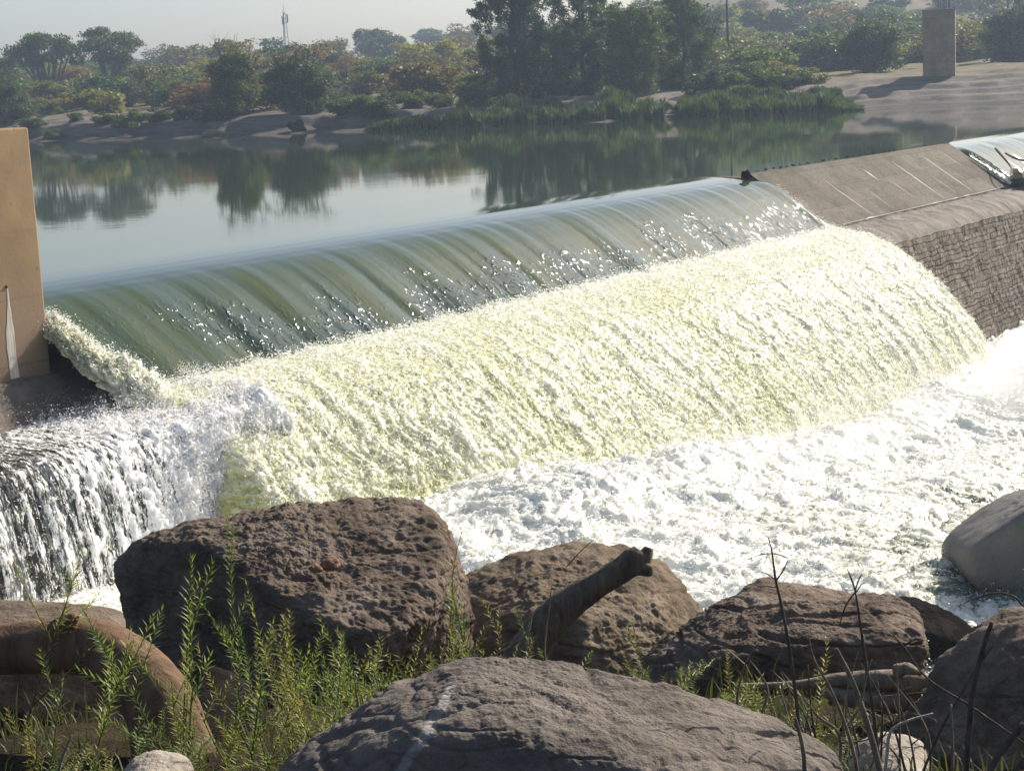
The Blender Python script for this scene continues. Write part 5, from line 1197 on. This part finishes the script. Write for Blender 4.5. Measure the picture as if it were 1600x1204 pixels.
stalk('dry stem beside the yellowish weed below the forked log', [[(962, 1050, 9.2, 2), (852, 1035, 9.2, 0.1)]] if False else [[(854, 1050, 9.2, 2), (851, 1010, 9.2, 2), (858, 950, 9.2, 1.4), (862, 915, 9.2, .6)]])
stalk('curved dry weed stem over the peak of the front boulder', [[(750, 1035, 8.2, 2.4), (800, 1008, 8.2, 2.4), (825, 985, 8.2, 2), (832, 955, 8.2, 1)]])
stalk('fine grass stem slanting up from the mossy boulder', [[(885, 885, 13.4, 1.2), (908, 860, 13.4, 1.1), (928, 842, 13.4, .6)]])
stalk('pale reddish twig in the lower left corner', [[(85, 1240, 6.8, 3.6), (95, 1190, 6.8, 3.2), (112, 1148, 6.8, 2)]])
r4 = np.random.default_rng(41)
for i in range(26):
    x = 1130 + 290 * r4.random(); y1 = 1010 + 130 * r4.random(); ln = r4.normal() * 45; dd_ = 7.0 + .8 * r4.random(); bx = x - ln; kn = r4.normal() * 16
    pth = [[(bx, 1225, dd_, 2.6), (bx + ln * .45 + kn, (1225 + y1) / 2, dd_, 2.2), (x, y1, dd_, 0.9)]]
    if r4.random() < .6: pth.append([(bx + ln * .45 + kn, (1225 + y1) / 2, dd_, 1.6), (bx + ln * .5 + kn + r4.normal() * 30, (1225 + y1) / 2 - 35, dd_, 1.0), (bx + ln * .5 + kn + r4.normal() * 55, (1225 + y1) / 2 - 50, dd_, .6)])
    stalk('thin dry stem in the tangle before the wide dark boulder', pth, (M_dry, M_dry2)[i % 3 == 0], 'tangle of dry stems before the wide dark boulder')
for i in range(8):
    x = 555 + 8 * i + 5 * math.sin(i * 5.); t = 1040 + 40 * abs(math.sin(i * 2.3))
    stalk('short straw coloured stem left of the front boulder peak', [[(x + 4, 1130, 7.8, 1.6), (x + 2, (t + 1130) / 2, 7.8, 1.4), (x - 4 + 3 * math.sin(i * 3.), t, 7.8, .6)]], None, 'straw stems by the front boulder')

def bank_grass():
    r = np.random.default_rng(9); n = 26000; x = -6 + 12 * r.random(n); y = 5.5 + 13 * r.random(n)
    cl = perlin(np.stack([x * 1.1, y * 1.1, x * 0], -1)); k = cl > -0.25; x, y, cl = x[k], y[k], cl[k]; n = len(x)
    z = near_z(x, y) - .01; h = (0.05 + 0.20 * r.random(n) ** 1.6) * (0.7 + 1.0 * np.maximum(cl, 0)); a = r.random(n) * 6.28; w = 0.003 + 0.004 * r.random(n)
    B = np.stack([x, y, z], 1); sd = np.stack([np.cos(a), np.sin(a), a * 0], 1); ln = np.stack([np.cos(a + 1.7), np.sin(a + 1.7), a * 0], 1) * (h * (0.2 + .7 * r.random(n)))[:, None]
    mid = B + ln * .4; mid[:, 2] += h * .65; tip = B + ln; tip[:, 2] += h
    V = np.stack([B - sd * w[:, None], B + sd * w[:, None], mid + sd * w[:, None] * .7, mid - sd * w[:, None] * .7, tip], 1).reshape(-1, 3); i = np.arange(n) * 5
    o = mesh('bank_grass', V, [np.stack([i, i + 1, i + 2, i + 3], 1), np.stack([i + 3, i + 2, i + 4], 1)], M_reed, smooth=False); o.color = (0.12, 0.125, 0.05, 1); tag(o, kind='stuff')
bank_grass()

# ------------------------------------------------------------------ air
def volume_box(name, lo, hi, density, color, aniso=0.3):
    k = NT(name); v = k.n('ShaderNodeVolumePrincipled'); v.inputs['Color'].default_value = (*color, 1); v.inputs['Density'].default_value = density; v.inputs['Anisotropy'].default_value = aniso
    k.l(v.outputs[0], k.out.inputs['Volume'])
    o = MB().box((np.array(lo) + np.array(hi)) / 2, np.array(hi) - np.array(lo)).build(name, k.m, None, False); tag(o, kind='stuff'); o.display_type = 'WIRE'; return o
def mist(P, size, density, rz):
    k = NT('spray_mist'); c = k.coord(); ln = k.n('ShaderNodeVectorMath', operation='LENGTH'); k.l(c, ln.inputs[0])
    f = k.n('ShaderNodeMapRange', interpolation_type='SMOOTHSTEP'); k.l(ln.outputs['Value'], f.inputs[0]); f.inputs[1].default_value = 1.0; f.inputs[2].default_value = 0.1
    dn = k.math('MULTIPLY', f.outputs[0], k.math('MULTIPLY', k.ramp(k.noise(c, 1.6, 3), [(0.35, 0.1), (0.65, 1.0)]), density))
    v = k.n('ShaderNodeVolumePrincipled'); v.inputs['Color'].default_value = (0.97, 0.97, 0.96, 1); v.inputs['Anisotropy'].default_value = 0.2; k.l(dn, v.inputs['Density']); k.l(v.outputs[0], k.out.inputs['Volume'])
    Dn, F = ico(3); o = mesh('spray_mist', Dn, F, k.m); o.location = P; o.scale = size; o.rotation_euler = (0, 0, rz); return tag(o, kind='stuff')
mist(W(15, 10.3, -5.2), (16, 2.4, 1.0), 0.10, math.atan2(WU[1], WU[0]))
mist(W(29.5, 11.2, -5.6), (7.5, 2.2, 1.5), 1.3, math.atan2(WU[1], WU[0]))
volume_box('haze', (-700, -60, -10), (900, 1010, 62), 0.00042, (0.62, 0.77, 1.0))
